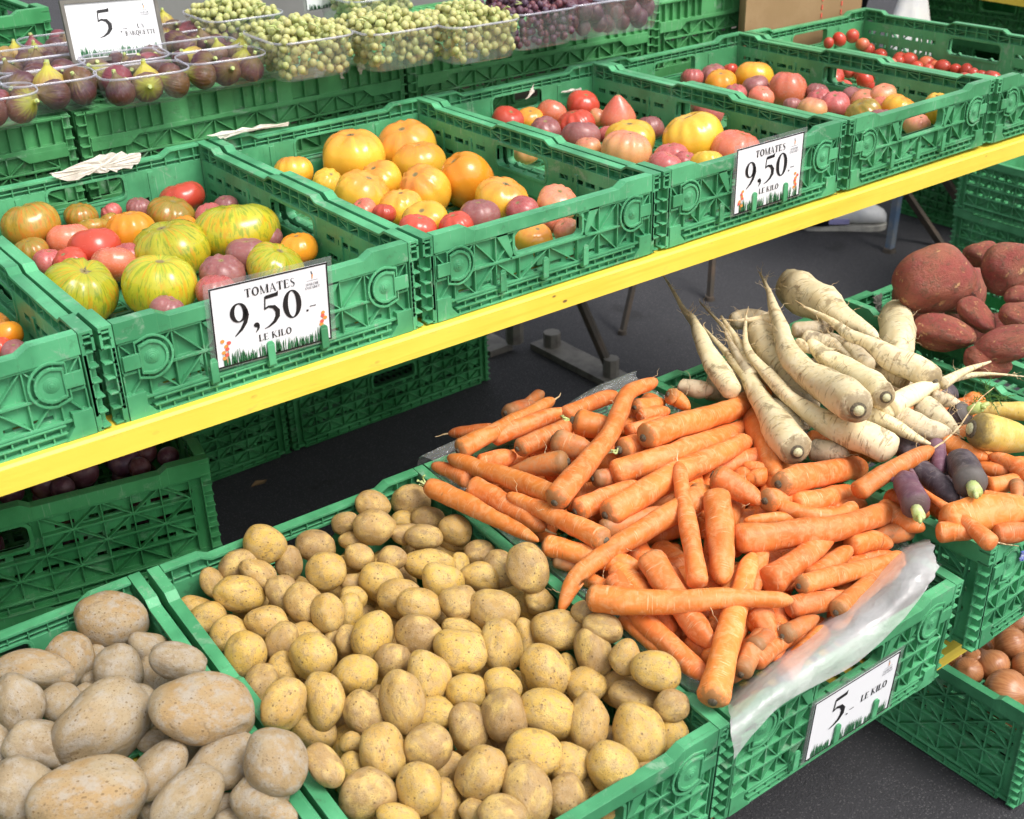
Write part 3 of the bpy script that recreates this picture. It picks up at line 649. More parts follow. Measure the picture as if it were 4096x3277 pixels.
# far yellow board, upper right corner
xf = 3.3; q0 = on_plane(px('e', 1700, 0), 0, xf); q1 = on_plane(px('e', 2156, 76), 0, xf)
fb = MB(); d0 = q0+(q0-q1)*4; d1 = q1+(q1-q0)*2
fb.raw([d0, d1, d1+np.array([0,0,0.07]), d0+np.array([0,0,0.07]), d0+np.array([0.35,0,0]), d1+np.array([0.35,0,0]), d1+np.array([0.35,0,0.07]), d0+np.array([0.35,0,0.07])], [(0,1,2,3),(5,4,7,6),(4,0,3,7),(1,5,6,2),(3,2,6,7),(4,5,1,0)])
o = obj('yellow_board', fb.mesh('yellow_board', M['yellow'])); tag(o, 'yellow board of the next stall in the upper corner', 'board')

def trestle(name, label, mats, bars, plates=()):
    t = tag(empty(name, Matrix.Identity(4)), label, 'trestle')
    for nm_, mat, a, b, r in bars:
        mb = MB(); mb.tube(a, b, r, n=8); obj(nm_, mb.mesh(nm_, M[mat], False), t)
    for x0, x1, y0, y1, z0, z1 in plates:
        mb = MB(); mb.bxyz(x0, x1, y0, y1, z0, z1); obj('base_plate', mb.mesh('base_plate', M['steel']), t)
    return t
def gp(F): return on_plane(px('F', *F), 2, GZ)
b0 = gp((1100, 742)); b1 = gp((1300, 806))
xA = (b0[0]+b1[0])/2; yA = b0[1]
trestle('trestle', 'rusty steel trestle with flat foot plates under the yellow board', None,
  [('leg', 'steel', (xA-0.05, yA+0.02, GZ+0.03), (xA-0.05, yA+0.02, -0.16), 0.026), ('brace', 'rust_steel', (xA+0.03, yA-0.30, GZ+0.03), (xA-0.03, yA-0.06, -0.50), 0.014),
   ('lug', 'steel', (xA+0.03, yA-0.30, GZ+0.01), (xA+0.03, yA-0.30, GZ+0.07), 0.022), ('lug', 'steel', (xA+0.03, yA-0.05, GZ+0.01), (xA+0.03, yA-0.05, GZ+0.06), 0.025)],
  [(xA-0.01, xA+0.07, yA-0.85, yA, GZ+0.001, GZ+0.02), (xA-0.13, xA-0.05, yA+0.03, yA+0.5, GZ+0.001, GZ+0.02)])
def leg_thing(label, mat, a, b, r, nm_='shelf_leg'):
    """a straight metal leg: square tube with a foot pad"""
    t = tag(empty(nm_, Matrix.Translation(tuple(b))), label, 'leg', 'metal legs under the shelves')
    a = Vector(tuple(np.array(a)-np.array(b))); mb = MB(); mb.tube((0,0,0), a, r, n=4); obj('tube', mb.mesh('tube', M[mat]), t)
    f = MB(); f.tube((0,0,-0.004), (0,0,0.012), r*1.5, r*1.2, n=12); obj('foot_pad', f.mesh('foot_pad', M['rust_steel']), t)
    return t
def leg_px(label, mat, top, foot, r, y_top=None, z_top=-0.16):
    f = gp(foot); a = ray(px('F', *top)); t = (z_top-CAM[2])/a[2]
    # keep the leg upright enough: the top sits above the foot along the sight line
    P = CAM + a*((f-CAM)@FWD/(a@FWD))*1.0
    Q = f + (P-f)*3.0
    leg_thing(label, mat, Q, f, r)
leg_px('thin dark leg below the board above the parsnips', 'rust_steel', (1500, 545), (1494, 632), 0.011)
leg_px('thin slanting rod below the board beside the trestle brace', 'rust_steel', (1333, 600), (1310, 703), 0.010)
leg_px('faded blue leg standing behind the white shoe', 'blue_steel', (1890, 415), (1872, 530), 0.016)
leg_px('wide blue leg in front of the stacked crates', 'blue_steel', (2140, 335), (2050, 530), 0.026)
leg_px('dark blue leg at the very edge behind the sweet potatoes', 'blue_steel', (2156, 370), (2130, 520), 0.024)
leg_px('brown slanting brace above the largest sweet potato', 'rust_steel', (1912, 412), (1985, 520), 0.014)
leg_px('brown slanting brace crossing the wide blue leg', 'rust_steel', (1985, 370), (2070, 500), 0.016)


# ------------------------------------------------------------------ produce: shapes
def icos(sub):
    bm = bmesh.new(); bmesh.ops.create_icosphere(bm, subdivisions=sub, radius=1.0)
    v = np.array([x.co[:] for x in bm.verts]); bm.verts.ensure_lookup_table(); f = [[q.index for q in p.verts] for p in bm.faces]; bm.free(); return v, f
IV, IF = icos(4); IV3, IF3 = icos(3); IV2, IF2 = icos(2)
def lump(v, sc, amp, seed):
    out = v.copy()
    for i, p in enumerate(v):
        n = mnoise.noise(Vector(p*sc)+Vector((seed*7.3, seed*3.1, seed*1.7)))
        out[i] = p*(1+amp*n)
    return out
def potato_variants(n, mat, nm, lumpy=0.17):
    res = []
    for k in range(n):
        rs = random.Random(100+k); v = IV.copy()
        v = lump(v, 0.9, lumpy, k); v = lump(v, 2.2, 0.03, k+40)
        bend = rs.uniform(-0.12, 0.12); v[:,1] += bend*v[:,0]**2; v[:,1] *= 1+0.12*rs.uniform(-1, 1)*v[:,0]
        for e in range(rs.randint(3, 6)):                    # shallow eyes
            d = IV[rs.randrange(len(IV))]; a = IV@d; w = np.clip((a-0.975)/0.025, 0, 1)
            v *= (1-0.065*w)[:,None]
        v /= np.abs(v).max(0)[None,:]
        res.append(raw_mesh(nm, v, IF, mat))
    return res
PS = potato_variants(12, M['potato_small'], 'potato'); PB = potato_variants(10, M['potato_big'], 'potato', 0.2)
SWV = potato_variants(6, M['sweet'], 'sweet_potato', 0.3)
def tomato_variants():
    res = []
    for k in range(8):
        rs = random.Random(k); ribs = [7,9,8,6,10,7,9,11][k]; amp = [0.035,0.055,0.07,0.03,0.085,0.05,0.06,0.10][k]
        th = np.arctan2(IV[:,1], IV[:,0]); s = np.sqrt(IV[:,0]**2+IV[:,1]**2); ph = rs.random()*6
        thw = th+0.22*np.sin(th*2+ph)+0.12*np.sin(th*3+ph*2)
        groove = 1-np.abs(np.cos(thw*ribs/2+ph))**0.7                    # narrow furrows between broad lobes
        up = np.clip(0.35+0.75*IV[:,2], 0.06, 1)*np.clip(s*2.2, 0, 1)
        v = lump(IV, 0.7, 0.10, k+9)*(1-amp*2.2*groove*up)[:,None]
        v[:,2] -= 0.22*np.exp(-(s/0.30)**2)*(IV[:,2] > 0)
        v[:,2] += 0.06*np.exp(-(s/0.35)**2)*(IV[:,2] < 0)
        sq = np.sign(v[:,2])*np.abs(v[:,2])**0.88; v[:,2] = sq
        v[:,:2] /= np.abs(v[:,:2]).max(); v[:,2] /= np.abs(v[:,2]).max()
        res.append(v)
    return res
TV = tomato_variants(); TM = {}
def tomato_mesh(k, ty):
    if (k, ty) not in TM: TM[(k, ty)] = raw_mesh('tomato', TV[k], IF, TOM[ty])
    return TM[(k, ty)]
sc_ = MB()
for i in range(5):
    a = i*2*PI/5; sc_.raw([(0,0,0.02),(0.10*math.cos(a-0.3),0.10*math.sin(a-0.3),0.015),(0.20*math.cos(a),0.20*math.sin(a),0.05),(0.10*math.cos(a+0.3),0.10*math.sin(a+0.3),0.015)], [(0,1,2,3)])
sc_.tube((0,0,-0.02), (0.015,0,0.06), 0.03, 0.02, 6)
TOPZ = [max(float(v[i][2]) for i in range(len(v)) if v[i][0]**2+v[i][1]**2 < 0.012) for v in TV]
SCAR = sc_.mesh('stem_scar', M['twig'])
def pear_tom():
    v = IV.copy(); z = IV[:,2]; k = np.where(z > 0, 1-0.55*z**1.3, 1.0); v[:,0] *= k; v[:,1] *= k; v[:,2] = np.where(z > 0, z*1.45, z*0.9); return v
POINT = pear_tom()
def fig_mesh(key):
    prof = [(-1.0,0.0),(-0.97,0.28),(-0.85,0.60),(-0.6,0.86),(-0.25,1.0),(0.1,0.98),(0.45,0.80),(0.72,0.54),(0.92,0.34),(1.06,0.22),(1.16,0.17),(1.26,0.16),(1.32,0.16),(1.33,0.0)]
    n = 24; vs = []; fs = []
    for z, r in prof:
        for i in range(n):
            a = 2*PI*i/n; q = r*(1+0.02*math.cos(a*12)*(1 if r > 0.3 else 0)+0.05*math.sin(a*2+1)); vs.append((q*math.cos(a), q*math.sin(a), z))
    for j in range(len(prof)-1):
        for i in range(n): fs.append((j*n+i, j*n+(i+1) % n, (j+1)*n+(i+1) % n, (j+1)*n+i))
    return raw_mesh('fig', vs, fs, FIG[key])
FIGM = {k: fig_mesh(k) for k in FIG}
fst = MB(); fst.tube((0,0,1.15), (0.05,0,1.46), 0.17, 0.13, 8); FSTEM = fst.mesh('stem', M['stem_green'])
def onion_mesh():
    v = IV3.copy(); z = IV3[:,2]; s = np.sqrt(v[:,0]**2+v[:,1]**2); v[:,2] = z*0.86+0.28*np.exp(-(s/0.16)**2)*(z > 0)-0.06*np.exp(-(s/0.16)**2)*(z < 0); return raw_mesh('onion', v, IF3, M['onion'])
ONI = onion_mesh()
GRW = raw_mesh('grape', IV2, IF2, M['grape_white']); GRB = raw_mesh('grape', IV2, IF2, M['grape_black']); PLM = raw_mesh('plum', lump(IV3, 0.7, 0.1, 3), IF3, M['plum'])
CHV = IV3.copy(); CHV[:,2] *= 1.18; CHM = raw_mesh('cherry_tomato', CHV, IF3, TOM['R']); CHO = raw_mesh('cherry_tomato', CHV, IF3, TOM['S'])

def crom(P, n):
    P = np.array(P, float)
    if len(P) == 2: P = np.array([P[0], (P[0]*2+P[1])/3, (P[0]+P[1]*2)/3, P[1]])
    Q = np.vstack([2*P[0]-P[1], P, 2*P[-1]-P[-2]]); out = []
    seg = len(P)-1; per = max(2, n//seg)
    for s in range(seg):
        a, b, c, d = Q[s:s+4]
        for i in range(per):
            t = i/per; out.append(0.5*((2*b)+(-a+c)*t+(2*a-5*b+4*c-d)*t*t+(-a+3*b-3*c+d)*t**3))
    out.append(P[-1]); return np.array(out)
def sweep(P, R, seg=16, wob=0.0, seed=0):
    """tube through P with radii R; returns verts, faces, skin attribute"""
    n = len(P); tan = np.gradient(P, axis=0); tan /= np.linalg.norm(tan, axis=1)[:,None]+1e-12
    ref = np.array([0.0,0.0,1.0]); 
    if abs(tan[0]@ref) > 0.9: ref = np.array([1.0,0,0])
    e = np.cross(tan[0], ref); e /= np.linalg.norm(e); vs = []; at = []; L = 0
    for i in range(n):
        if i: L += np.linalg.norm(P[i]-P[i-1])
        e = e-(e@tan[i])*tan[i]; e /= np.linalg.norm(e)+1e-12; g_ = np.cross(tan[i], e)
        for k in range(seg):
            a = 2*PI*k/seg; w = 1+wob*mnoise.noise(Vector((L*22+seed*3.3, math.cos(a)*0.9, math.sin(a)*0.9+seed)))+wob*0.35*mnoise.noise(Vector((L*75+seed*5.1, math.cos(a)*1.6, math.sin(a)*1.6)))
            vs.append(P[i]+(e*math.cos(a)+g_*math.sin(a))*R[i]*w); at.append((L, R[i]*math.cos(a), R[i]*math.sin(a)))
    fs = [(i*seg+k, i*seg+(k+1) % seg, (i+1)*seg+(k+1) % seg, (i+1)*seg+k) for i in range(n-1) for k in range(seg)]
    fs += [tuple(range(seg-1, -1, -1)), tuple((n-1)*seg+k for k in range(seg))]
    return vs, fs, at
def root_thing(name, pts, r0, r1, mat, label, cat, group, seed=0, tip_len=0.0, crown=None, blunt=True, hairs=0, mid=None, wob=0.16):
    """a carrot-like root from crown to tip: skin, crown button and loose hair roots"""
    P = crom(pts, 26); n = len(P); d = np.r_[0, np.cumsum(np.linalg.norm(np.diff(P, axis=0), axis=1))]; L = d[-1]; t = d/L
    R = np.array([r0+(r1-r0)*(x**0.9) for x in t])
    # rounded shoulders at the crown and at the tip
    tc = r0*0.55; R *= np.sqrt(np.clip(1-(1-np.clip(d/tc, 0, 1))**2*0.82, 0.05, 1))
    tt = r1*(2.4 if blunt else 5.0); R *= np.sqrt(np.clip(1-(1-np.clip((L-d)/tt, 0, 1))**2*0.985, 0.01, 1))
    # extra rings near the ends
    Pm, Rm_ = [P[0]], [R[0]]
    def at_(x): return np.array([np.interp(x, d, P[:,k]) for k in range(3)])
    def rad(x):
        b = r0+(r1-r0)*((x/L)**0.9) if not mid else np.interp(x/L, mid[0], mid[1])
        return b*math.sqrt(max(0.05, 1-(1-min(1, x/tc))**2*0.82))*math.sqrt(max(0.01, 1-(1-min(1, (L-x)/tt))**2*0.985))
    xs = sorted(set([0, tc*0.12, tc*0.3, tc*0.6, tc]+[L*i/22 for i in range(2, 22)]+[L-tt*0.9, L-tt*0.6, L-tt*0.35, L-tt*0.15, L-tt*0.04, L]))
    xs = [x for x in xs if 0 <= x <= L]
    PP = np.array([at_(x) for x in xs]); RR = np.array([rad(x) for x in xs])
    org = PP.mean(0); vs, fs, at = sweep(PP-org, RR, 16, wob, seed)
    o = obj(name, raw_mesh(name, vs, fs, M[mat], True, at), mw=tr(*org)); tag(o, label, cat, group); o['crown'] = 1.0 if crown else 0.12
    if tip_len: obj('root_tail', tail(PP[-1]-org, (PP[-1]-PP[-3])/np.linalg.norm(PP[-1]-PP[-3]), tip_len, max(0.0012, r1*0.12), seed), o)
    ax = PP[0]-PP[3]; ax /= np.linalg.norm(ax)
    if crown == 'cut':
        mb = MB(); a = PP[0]-org; mb.tube(a-ax*0.006, a+ax*0.0022, r0*0.54, r0*0.44, 14); obj('crown', mb.mesh('crown', M['crown_dark'], True), o)
        mb = MB(); mb.tube(a+ax*0.001, a+ax*0.0042, r0*0.34, r0*0.28, 12); obj('cut_stalk', mb.mesh('cut_stalk', M['cut'], True), o)
    elif crown == 'sprout':
        rs = random.Random(seed); mb = MB(); a = PP[0]-org; mb.tube(a-ax*0.002, a+ax*0.005, r0*0.4, r0*0.3, 10); obj('crown', mb.mesh('crown', M['crown_dark'], True), o)
        mb = MB()
        for k in range(5):
            q = Vector(tuple(ax))*1.0+Vector((rs.uniform(-.8,.8), rs.uniform(-.8,.8), rs.uniform(-.4,.8))); p0 = Vector(tuple(a+ax*0.004)); p1 = p0+q.normalized()*rs.uniform(.006,.016)
            mb.tube(p0, p1, 0.0016, 0.0011, 5); mb.tube(p1, p1+Vector((rs.uniform(-1,1), rs.uniform(-1,1), rs.uniform(0,1)))*0.005, 0.0022, 0.0006, 5)
        obj('sprout', mb.mesh('sprout', M['stem_green'], True), o)
    elif crown == 'stub':
        mb = MB(); a = PP[0]-org; mb.tube(a-ax*0.004, a+ax*0.018, r0*0.36, r0*0.42, 10); mb.tube(a+ax*0.016, a+ax*0.026+np.array([0.006,0,0]), r0*0.2, r0*0.15, 7); mb.tube(a+ax*0.016, a+ax*0.024-np.array([0.006,0.004,0]), r0*0.2, r0*0.12, 7)
        obj('leaf_stub', mb.mesh('leaf_stub', M['stem_green'], True), o)
    elif crown == 'dry':
        mb = MB(); a = PP[0]-org; mb.tube(a-ax*0.004, a+ax*0.002, r0*0.36, r0*0.26, 10); obj('crown', mb.mesh('crown', M['crown_dark'], True), o)
    if hairs:
        rs = random.Random(seed+5); mb = MB()
        for k in range(hairs):
            x = rs.uniform(0.35, 0.95)*L; a = at_(x)-org; dirv = Vector((rs.uniform(-1,1), rs.uniform(-1,1), rs.uniform(-.2,1))).normalized(); p = Vector(tuple(a))+dirv*rad(x)*0.9
            for s in range(4):
                q = p+(dirv+Vector((rs.uniform(-1,1), rs.uniform(-1,1), rs.uniform(-1,1)))*0.7).normalized()*0.006; mb.tube(p, q, 0.0005-0.0001*s, 0.0004-0.0001*s, 4); p = q
        obj('root_hairs', mb.mesh('root_hairs', M['root_hair'], True), o)['kind'] = 'stuff'
    return o
def tail(a, d, length, r, seed):
    rs = random.Random(seed); mb = MB(); p = Vector(tuple(a)); d = Vector(tuple(d)); n = 7
    for i in range(n):
        d = (d+Vector((rs.uniform(-1,1), rs.uniform(-1,1), rs.uniform(-.4,.7)))*0.22).normalized(); q = p+d*length/n
        mb.tube(p, q, r*(1-i/n)+0.0004, r*(1-(i+1)/n)+0.0004, 6); p = q
    return mb.mesh('root_tail', M['root_hair'], True)

# ------------------------------------------------------------------ heaps
def rim_plane(fr, h):
    o = fr @ Vector((0,0,h)); ex = (fr.to_3x3() @ Vector((1,0,0))); ey = (fr.to_3x3() @ Vector((0,1,0)))
    inv = fr.inverted()
    def loc(x, y):
        # local (a, b) of a world point on the rim plane, and the plane's height there
        dx, dy = x-o.x, y-o.y; det = ex.x*ey.y-ex.y*ey.x; a = (dx*ey.y-dy*ey.x)/det; b = (ex.x*dy-ex.y*dx)/det
        return a, b, o.z+a*ex.z+b*ey.z
    return loc
def heap_fn(fr, h, edge, bulge, cx=0.2, cy=0.3, sx=0.21, sy=0.31):
    loc = rim_plane(fr, h)
    def f(x, y, off=0.0):
        a, b, z = loc(x, y); q = max(0.0, 1-((a-cx)/sx)**2)*max(0.0, 1-((b-cy)/sy)**2)
        return z+edge+bulge*q**0.6+off
    return f, loc
def facing(P, ang, tilt=0.0, spin=0.0):
    """axes: x along the outline's long side as seen, z towards the viewer, then a slight lean"""
    vdir = CAM-P; vdir /= np.linalg.norm(vdir)
    a = math.radians(ang); x = RGT*math.cos(a)-UPV*math.sin(a); x = x-(x@vdir)*vdir; x /= np.linalg.norm(x); y = np.cross(vdir, x)
    m = Matrix(((x[0],y[0],vdir[0]),(x[1],y[1],vdir[1]),(x[2],y[2],vdir[2])))
    return m @ Euler((spin, tilt, 0)).to_matrix()
def relax(items, iters=60):
    """pushes the farther of two touching pieces back along its own line of sight"""
    n = len(items)
    for _ in range(iters):
        moved = 0
        for i in range(n):
            for j in range(i+1, n):
                A, B = items[i], items[j]; dv = A['P']-B['P']; dist = np.linalg.norm(dv); need = (A['r']+B['r'])*0.90
                if dist < need:
                    far = A if A['key'] > B['key'] else B
                    d = far['P']-CAM; d /= np.linalg.norm(d); s = min(0.004, (need-dist)*0.5)
                    if far['push'] < far['max']: far['P'] = far['P']+d*s; far['push'] += s; moved += 1
        if not moved: break
def place_round(items, height, loc, thick=0.9, maxpush=0.03):
    out = []
    for it in items:
        r, x, y, a, b, ang = it[:6]; lay = it[6] if len(it) > 6 else 0.0
        p = px(r, x, y); P = on_heap(p, lambda X, Y: height(X, Y, -0.016*lay)); dep = (P-CAM)@FWD
        k = zk(r)*dep/FPX; A, B = a*k, b*k
        out.append(dict(P=P, a=A, b=B, ang=ang, r=(A*B*min(A, B)*thick)**(1/3), key=lay*1000-p[1]*0.2, push=0.0, max=maxpush, px=p, it=it))
    relax(out)
    for o_ in out:                                      # a piece that would cut a wall comes up and lies on the rim
        for _ in range(60):
            a, b, zr = loc(o_['P'][0], o_['P'][1]); q = max(o_['a'], o_['b'])*0.86
            if (a-q > T and a+q < 0.4-T and b-q > T*0.5 and b+q < 0.6-T) or o_['P'][2]-min(o_['a'], o_['b'])*0.80 > zr: break
            d = CAM-o_['P']; o_['P'] = o_['P']+d/np.linalg.norm(d)*(0.003 if b-q > T*0.5 else -0.003)
    for o_ in out:
        dep0 = (o_['P']-CAM)@FWD; k = zk(o_['it'][0])*dep0/FPX; o_['a'], o_['b'] = o_['it'][3]*k, o_['it'][4]*k
    return out
def rows_label(things, loc, n_rows, fmt):
    """things: (object, P, words); rows counted away from the shopper, each row counted from the potato side"""
    info = []
    for o_, P, w in things:
        a, b, z = loc(P[0], P[1]); info.append([b, a, o_, w])
    info.sort(key=lambda q: q[0]); per = math.ceil(len(info)/n_rows)
    for r_ in range(n_rows):
        row = sorted(info[r_*per:(r_+1)*per], key=lambda q: q[1])
        for k, q in enumerate(row): q[2]['label'] = fmt % (q[3], ORD[k+1], ORD[r_+1])

# ------------------------------------------------------------------ potatoes
SMALL = [(8,115,70,92,76,20),(8,20,120,58,118,90,1),(8,315,85,95,82,-20),(8,555,120,155,97,5,.6),(8,630,225,128,115,30),(8,600,20,132,66,10,1),(8,870,50,92,86,0,1),
(8,745,130,90,62,80,1),(8,875,190,125,92,10),(8,1000,155,125,112,60,.5),(8,1175,140,155,127,70),(8,255,240,142,122,20),(8,370,330,140,118,20),(8,490,370,138,104,10),
(8,75,230,84,60,0,1.2),(8,75,330,84,74,20,.5),(8,735,360,112,112,0),(8,960,400,158,130,10),(8,1075,300,84,50,0,1.2),(8,1180,395,105,78,30,1),(8,1245,350,98,82,20,.6),
(8,195,575,160,124,105),(8,485,560,142,130,20),(8,45,410,105,86,90,.3),(8,765,545,132,75,20,1),(8,1015,630,168,122,80),(8,1160,570,122,76,80,1),(8,1370,540,168,130,10),
(8,750,670,168,146,15),(8,325,730,112,110,0,.8),(8,95,815,126,124,0,.3),(8,30,590,92,72,90,.8),(8,550,825,168,132,70,.3),(8,380,980,197,142,75),(8,790,920,126,112,0,.8),
(8,1020,872,122,106,30,.3),(8,1285,790,172,137,60),(8,1430,760,84,56,70,1.2),(8,1590,670,167,114,75),(8,1650,510,122,94,20,.4),(8,1795,705,108,100,80,.4),(8,1985,795,152,122,20),
(8,1850,965,157,106,20,.2),(8,1745,905,114,108,0,.8),(8,1545,892,126,114,0,.7),(8,1540,420,86,72,0,1),(8,2085,1010,106,100,0,.8),(8,1565,1115,182,127,85),(8,1300,1060,183,146,30),
(8,1025,1075,162,138,75),(8,800,1145,162,132,80,.2),(8,150,1075,158,127,60,.2),(8,600,1060,124,104,0,1),(8,265,1295,167,146,80),(8,550,1270,142,140,0,.1),(8,1210,1310,177,142,10),
(8,1440,1380,138,132,70,.6),(8,1875,1190,192,156,60),(8,2080,1200,128,112,80,.6),(8,1710,1415,172,152,40),(8,885,1435,172,150,-50),(8,670,1410,116,112,0,1),(8,60,1250,76,72,0,1),
(8,60,1400,92,80,80,.8),(8,170,1560,174,150,-10),(8,485,1535,156,140,80),(8,640,1620,142,114,80,.6),(8,1180,1560,196,142,70),(8,1410,1595,148,122,80,.5),(8,960,1560,92,82,60,1),
(8,1020,1700,152,116,20),(8,830,1670,86,80,0,1),(8,360,1722,142,84,20,.3),(8,1540,1530,102,84,70,1),(8,1650,1600,84,56,0,1),(8,1570,1670,74,66,0,1),(8,1725,1690,104,70,-20,.7),(8,1920,1400,76,64,0,1),
(7,1345,235,102,76,60,.3),(7,1510,120,128,98,-30,.4),(7,1640,190,138,88,40),(7,1505,305,157,112,5),(7,1672,-15,130,116,30),(7,1820,115,110,84,80,.8),(7,1990,5,122,102,20,.5),(7,2060,165,122,114,0),
(7,1255,400,117,80,20,.9),(7,1315,450,108,102,0,.4),(7,1790,310,122,98,70,.4),(7,1930,365,138,117,50),(7,2068,425,118,102,80),(7,1450,560,118,114,0,.5),(7,1695,490,142,107,20,.4),
(7,1545,680,142,134,80),(7,1780,610,127,98,-70,.6),(7,1930,560,108,84,10,.8),(7,1975,695,143,137,60),(7,1640,870,128,98,-65,.6),(7,1790,785,112,92,70,1),(7,1795,1000,162,137,-60),
(7,2050,980,172,122,85),(7,2110,600,76,56,80,1),(7,1985,1175,138,114,20,.5),(7,2045,1385,150,96,50),(7,1900,395,60,60,0,1.4),
(5,195,1460,110,87,10),(5,440,1440,118,106,0),(5,210,1610,127,112,-10),(5,385,1565,74,62,0,1),(5,550,1560,104,78,10,.6),(5,715,1620,108,92,30,.5),(5,25,1580,84,74,0,.5),(5,400,1650,92,66,0,.7),
(5,520,1670,114,78,5,.3),(5,700,1690,114,80,20,.6),(5,80,1690,94,56,0,.8)]
BIG = [(7,710,470,217,166,5),(7,440,725,172,142,75,.4),(7,205,790,248,128,5,.3),(7,610,690,72,70,90,1.2),(7,930,640,120,96,20,.7),(7,755,785,158,146,75,.5),(7,1120,728,166,114,15),(7,975,850,162,108,75,1),
(7,130,1000,197,152,70),(7,390,1000,132,126,0,.6),(7,545,960,92,80,80,1.3),(7,655,1140,312,238,-42),(7,905,1010,150,92,80,1),(7,1280,1022,312,232,6),(7,255,1262,202,148,15,.4),(7,-25,1280,150,86,85,.5),
(7,995,1420,205,142,-45,.4),(7,960,1240,100,70,0,1.2),(7,1420,1370,222,172,-42,.6),(7,1740,1375,218,188,50),(7,1645,1595,174,146,-20),(7,1190,1625,255,168,-48,.2),(7,580,1610,362,272,-12),
(7,130,1565,225,205,60,.3),(7,940,1610,130,76,80,1),(7,1235,1335,92,72,70,1.2),(7,1430,1650,120,90,0,1.2),(7,600,860,80,70,0,1.4),(7,1760,1690,120,80,10,.9),(7,1480,1725,110,60,0,.9),(7,330,1400,90,70,0,1.2),(7,60,880,80,60,0,1.2)]
def size_word(a, lim): return 'small' if a < lim[0] else ('medium' if a < lim[1] else 'large')
def shape_word(a, b): return 'round' if a/b < 1.14 else ('oval' if a/b < 1.42 else 'long')
def potatoes(items, fr, meshes, edge, bulge, lim, fmt, n_rows, group, fill_r, fill_n, fill_label, tones, cx=0.2, cy=0.3):
    hf, loc = heap_fn(fr, HL, edge, bulge, cx, cy); res = place_round(items, hf, loc); th = []
    for k, q in enumerate(res):
        rs = random.Random(k*3+1); A, B = q['a'], q['b']; Cz = min(A, B)*rs.uniform(0.86, 1.0)
        R3 = facing(q['P'], q['ang'], rs.uniform(-0.18, 0.18), rs.uniform(-0.5, 0.5)); S3 = Matrix.Diagonal((A*1.09, B*1.09, Cz*1.05))
        flip = Euler((0, 0, PI*rs.randint(0, 1))).to_matrix()
        o = obj('potato', meshes[k % len(meshes)], mw=Matrix.Translation(tuple(q['P'])) @ (R3 @ flip @ S3).to_4x4())
        tag(o, 'x', 'potato', group); th.append((o, q['P'], '%s %s' % (size_word(A, lim), shape_word(A, B))))
    rows_label(th, loc, n_rows, fmt)
    # deeper layer glimpsed through the gaps
    rs = random.Random(5); pts = []
    for t_ in range(4000):
        a, b = rs.uniform(0.045, 0.355), rs.uniform(0.05, 0.55)
        if all((a-p[0])**2+(b-p[1])**2 > (fill_r*1.45)**2 for p in pts): pts.append((a, b))
        if len(pts) >= fill_n: break
    inv = fr
    for k, (a, b) in enumerate(pts):
        w = fr @ Vector((a, b, HL)); z = hf(w.x, w.y, -fill_r*2.35)
        # stay clear of the laid pieces: sink until free
        P = np.array([w.x, w.y, z])
        for _ in range(20):
            if any(np.linalg.norm(P-q['P']) < (q['r']+fill_r)*0.93 for q in res): P[2] -= 0.005
            else: break
        s = fill_r*rs.uniform(0.9, 1.1)
        o = obj('potato', meshes[k % len(meshes)], mw=Matrix.Translation(tuple(P)) @ (Euler((rs.uniform(0,6), rs.uniform(0,6), rs.uniform(0,6))).to_matrix() @ Matrix.Diagonal((s*1.15, s, s*0.95))).to_4x4())
        tag(o, fill_label, 'potato', group+', lower layer')
potatoes(SMALL, FR['small'], PS, -0.030, 0.030, (0.026, 0.034), '%s yellow potato, %s along the %s row from the front, small-potato crate', 12, 'small yellow potatoes', 0.027, 110, 'small yellow potato buried in the lower layer of its crate', None)
potatoes(BIG, FR['big'], PB, -0.035, 0.045, (0.030, 0.046), '%s dusty potato, %s along the %s row from the front, large-potato crate', 7, 'large dusty potatoes', 0.040, 22, 'dusty potato buried in the lower layer of the large-potato crate', None, 0.2, 0.32)

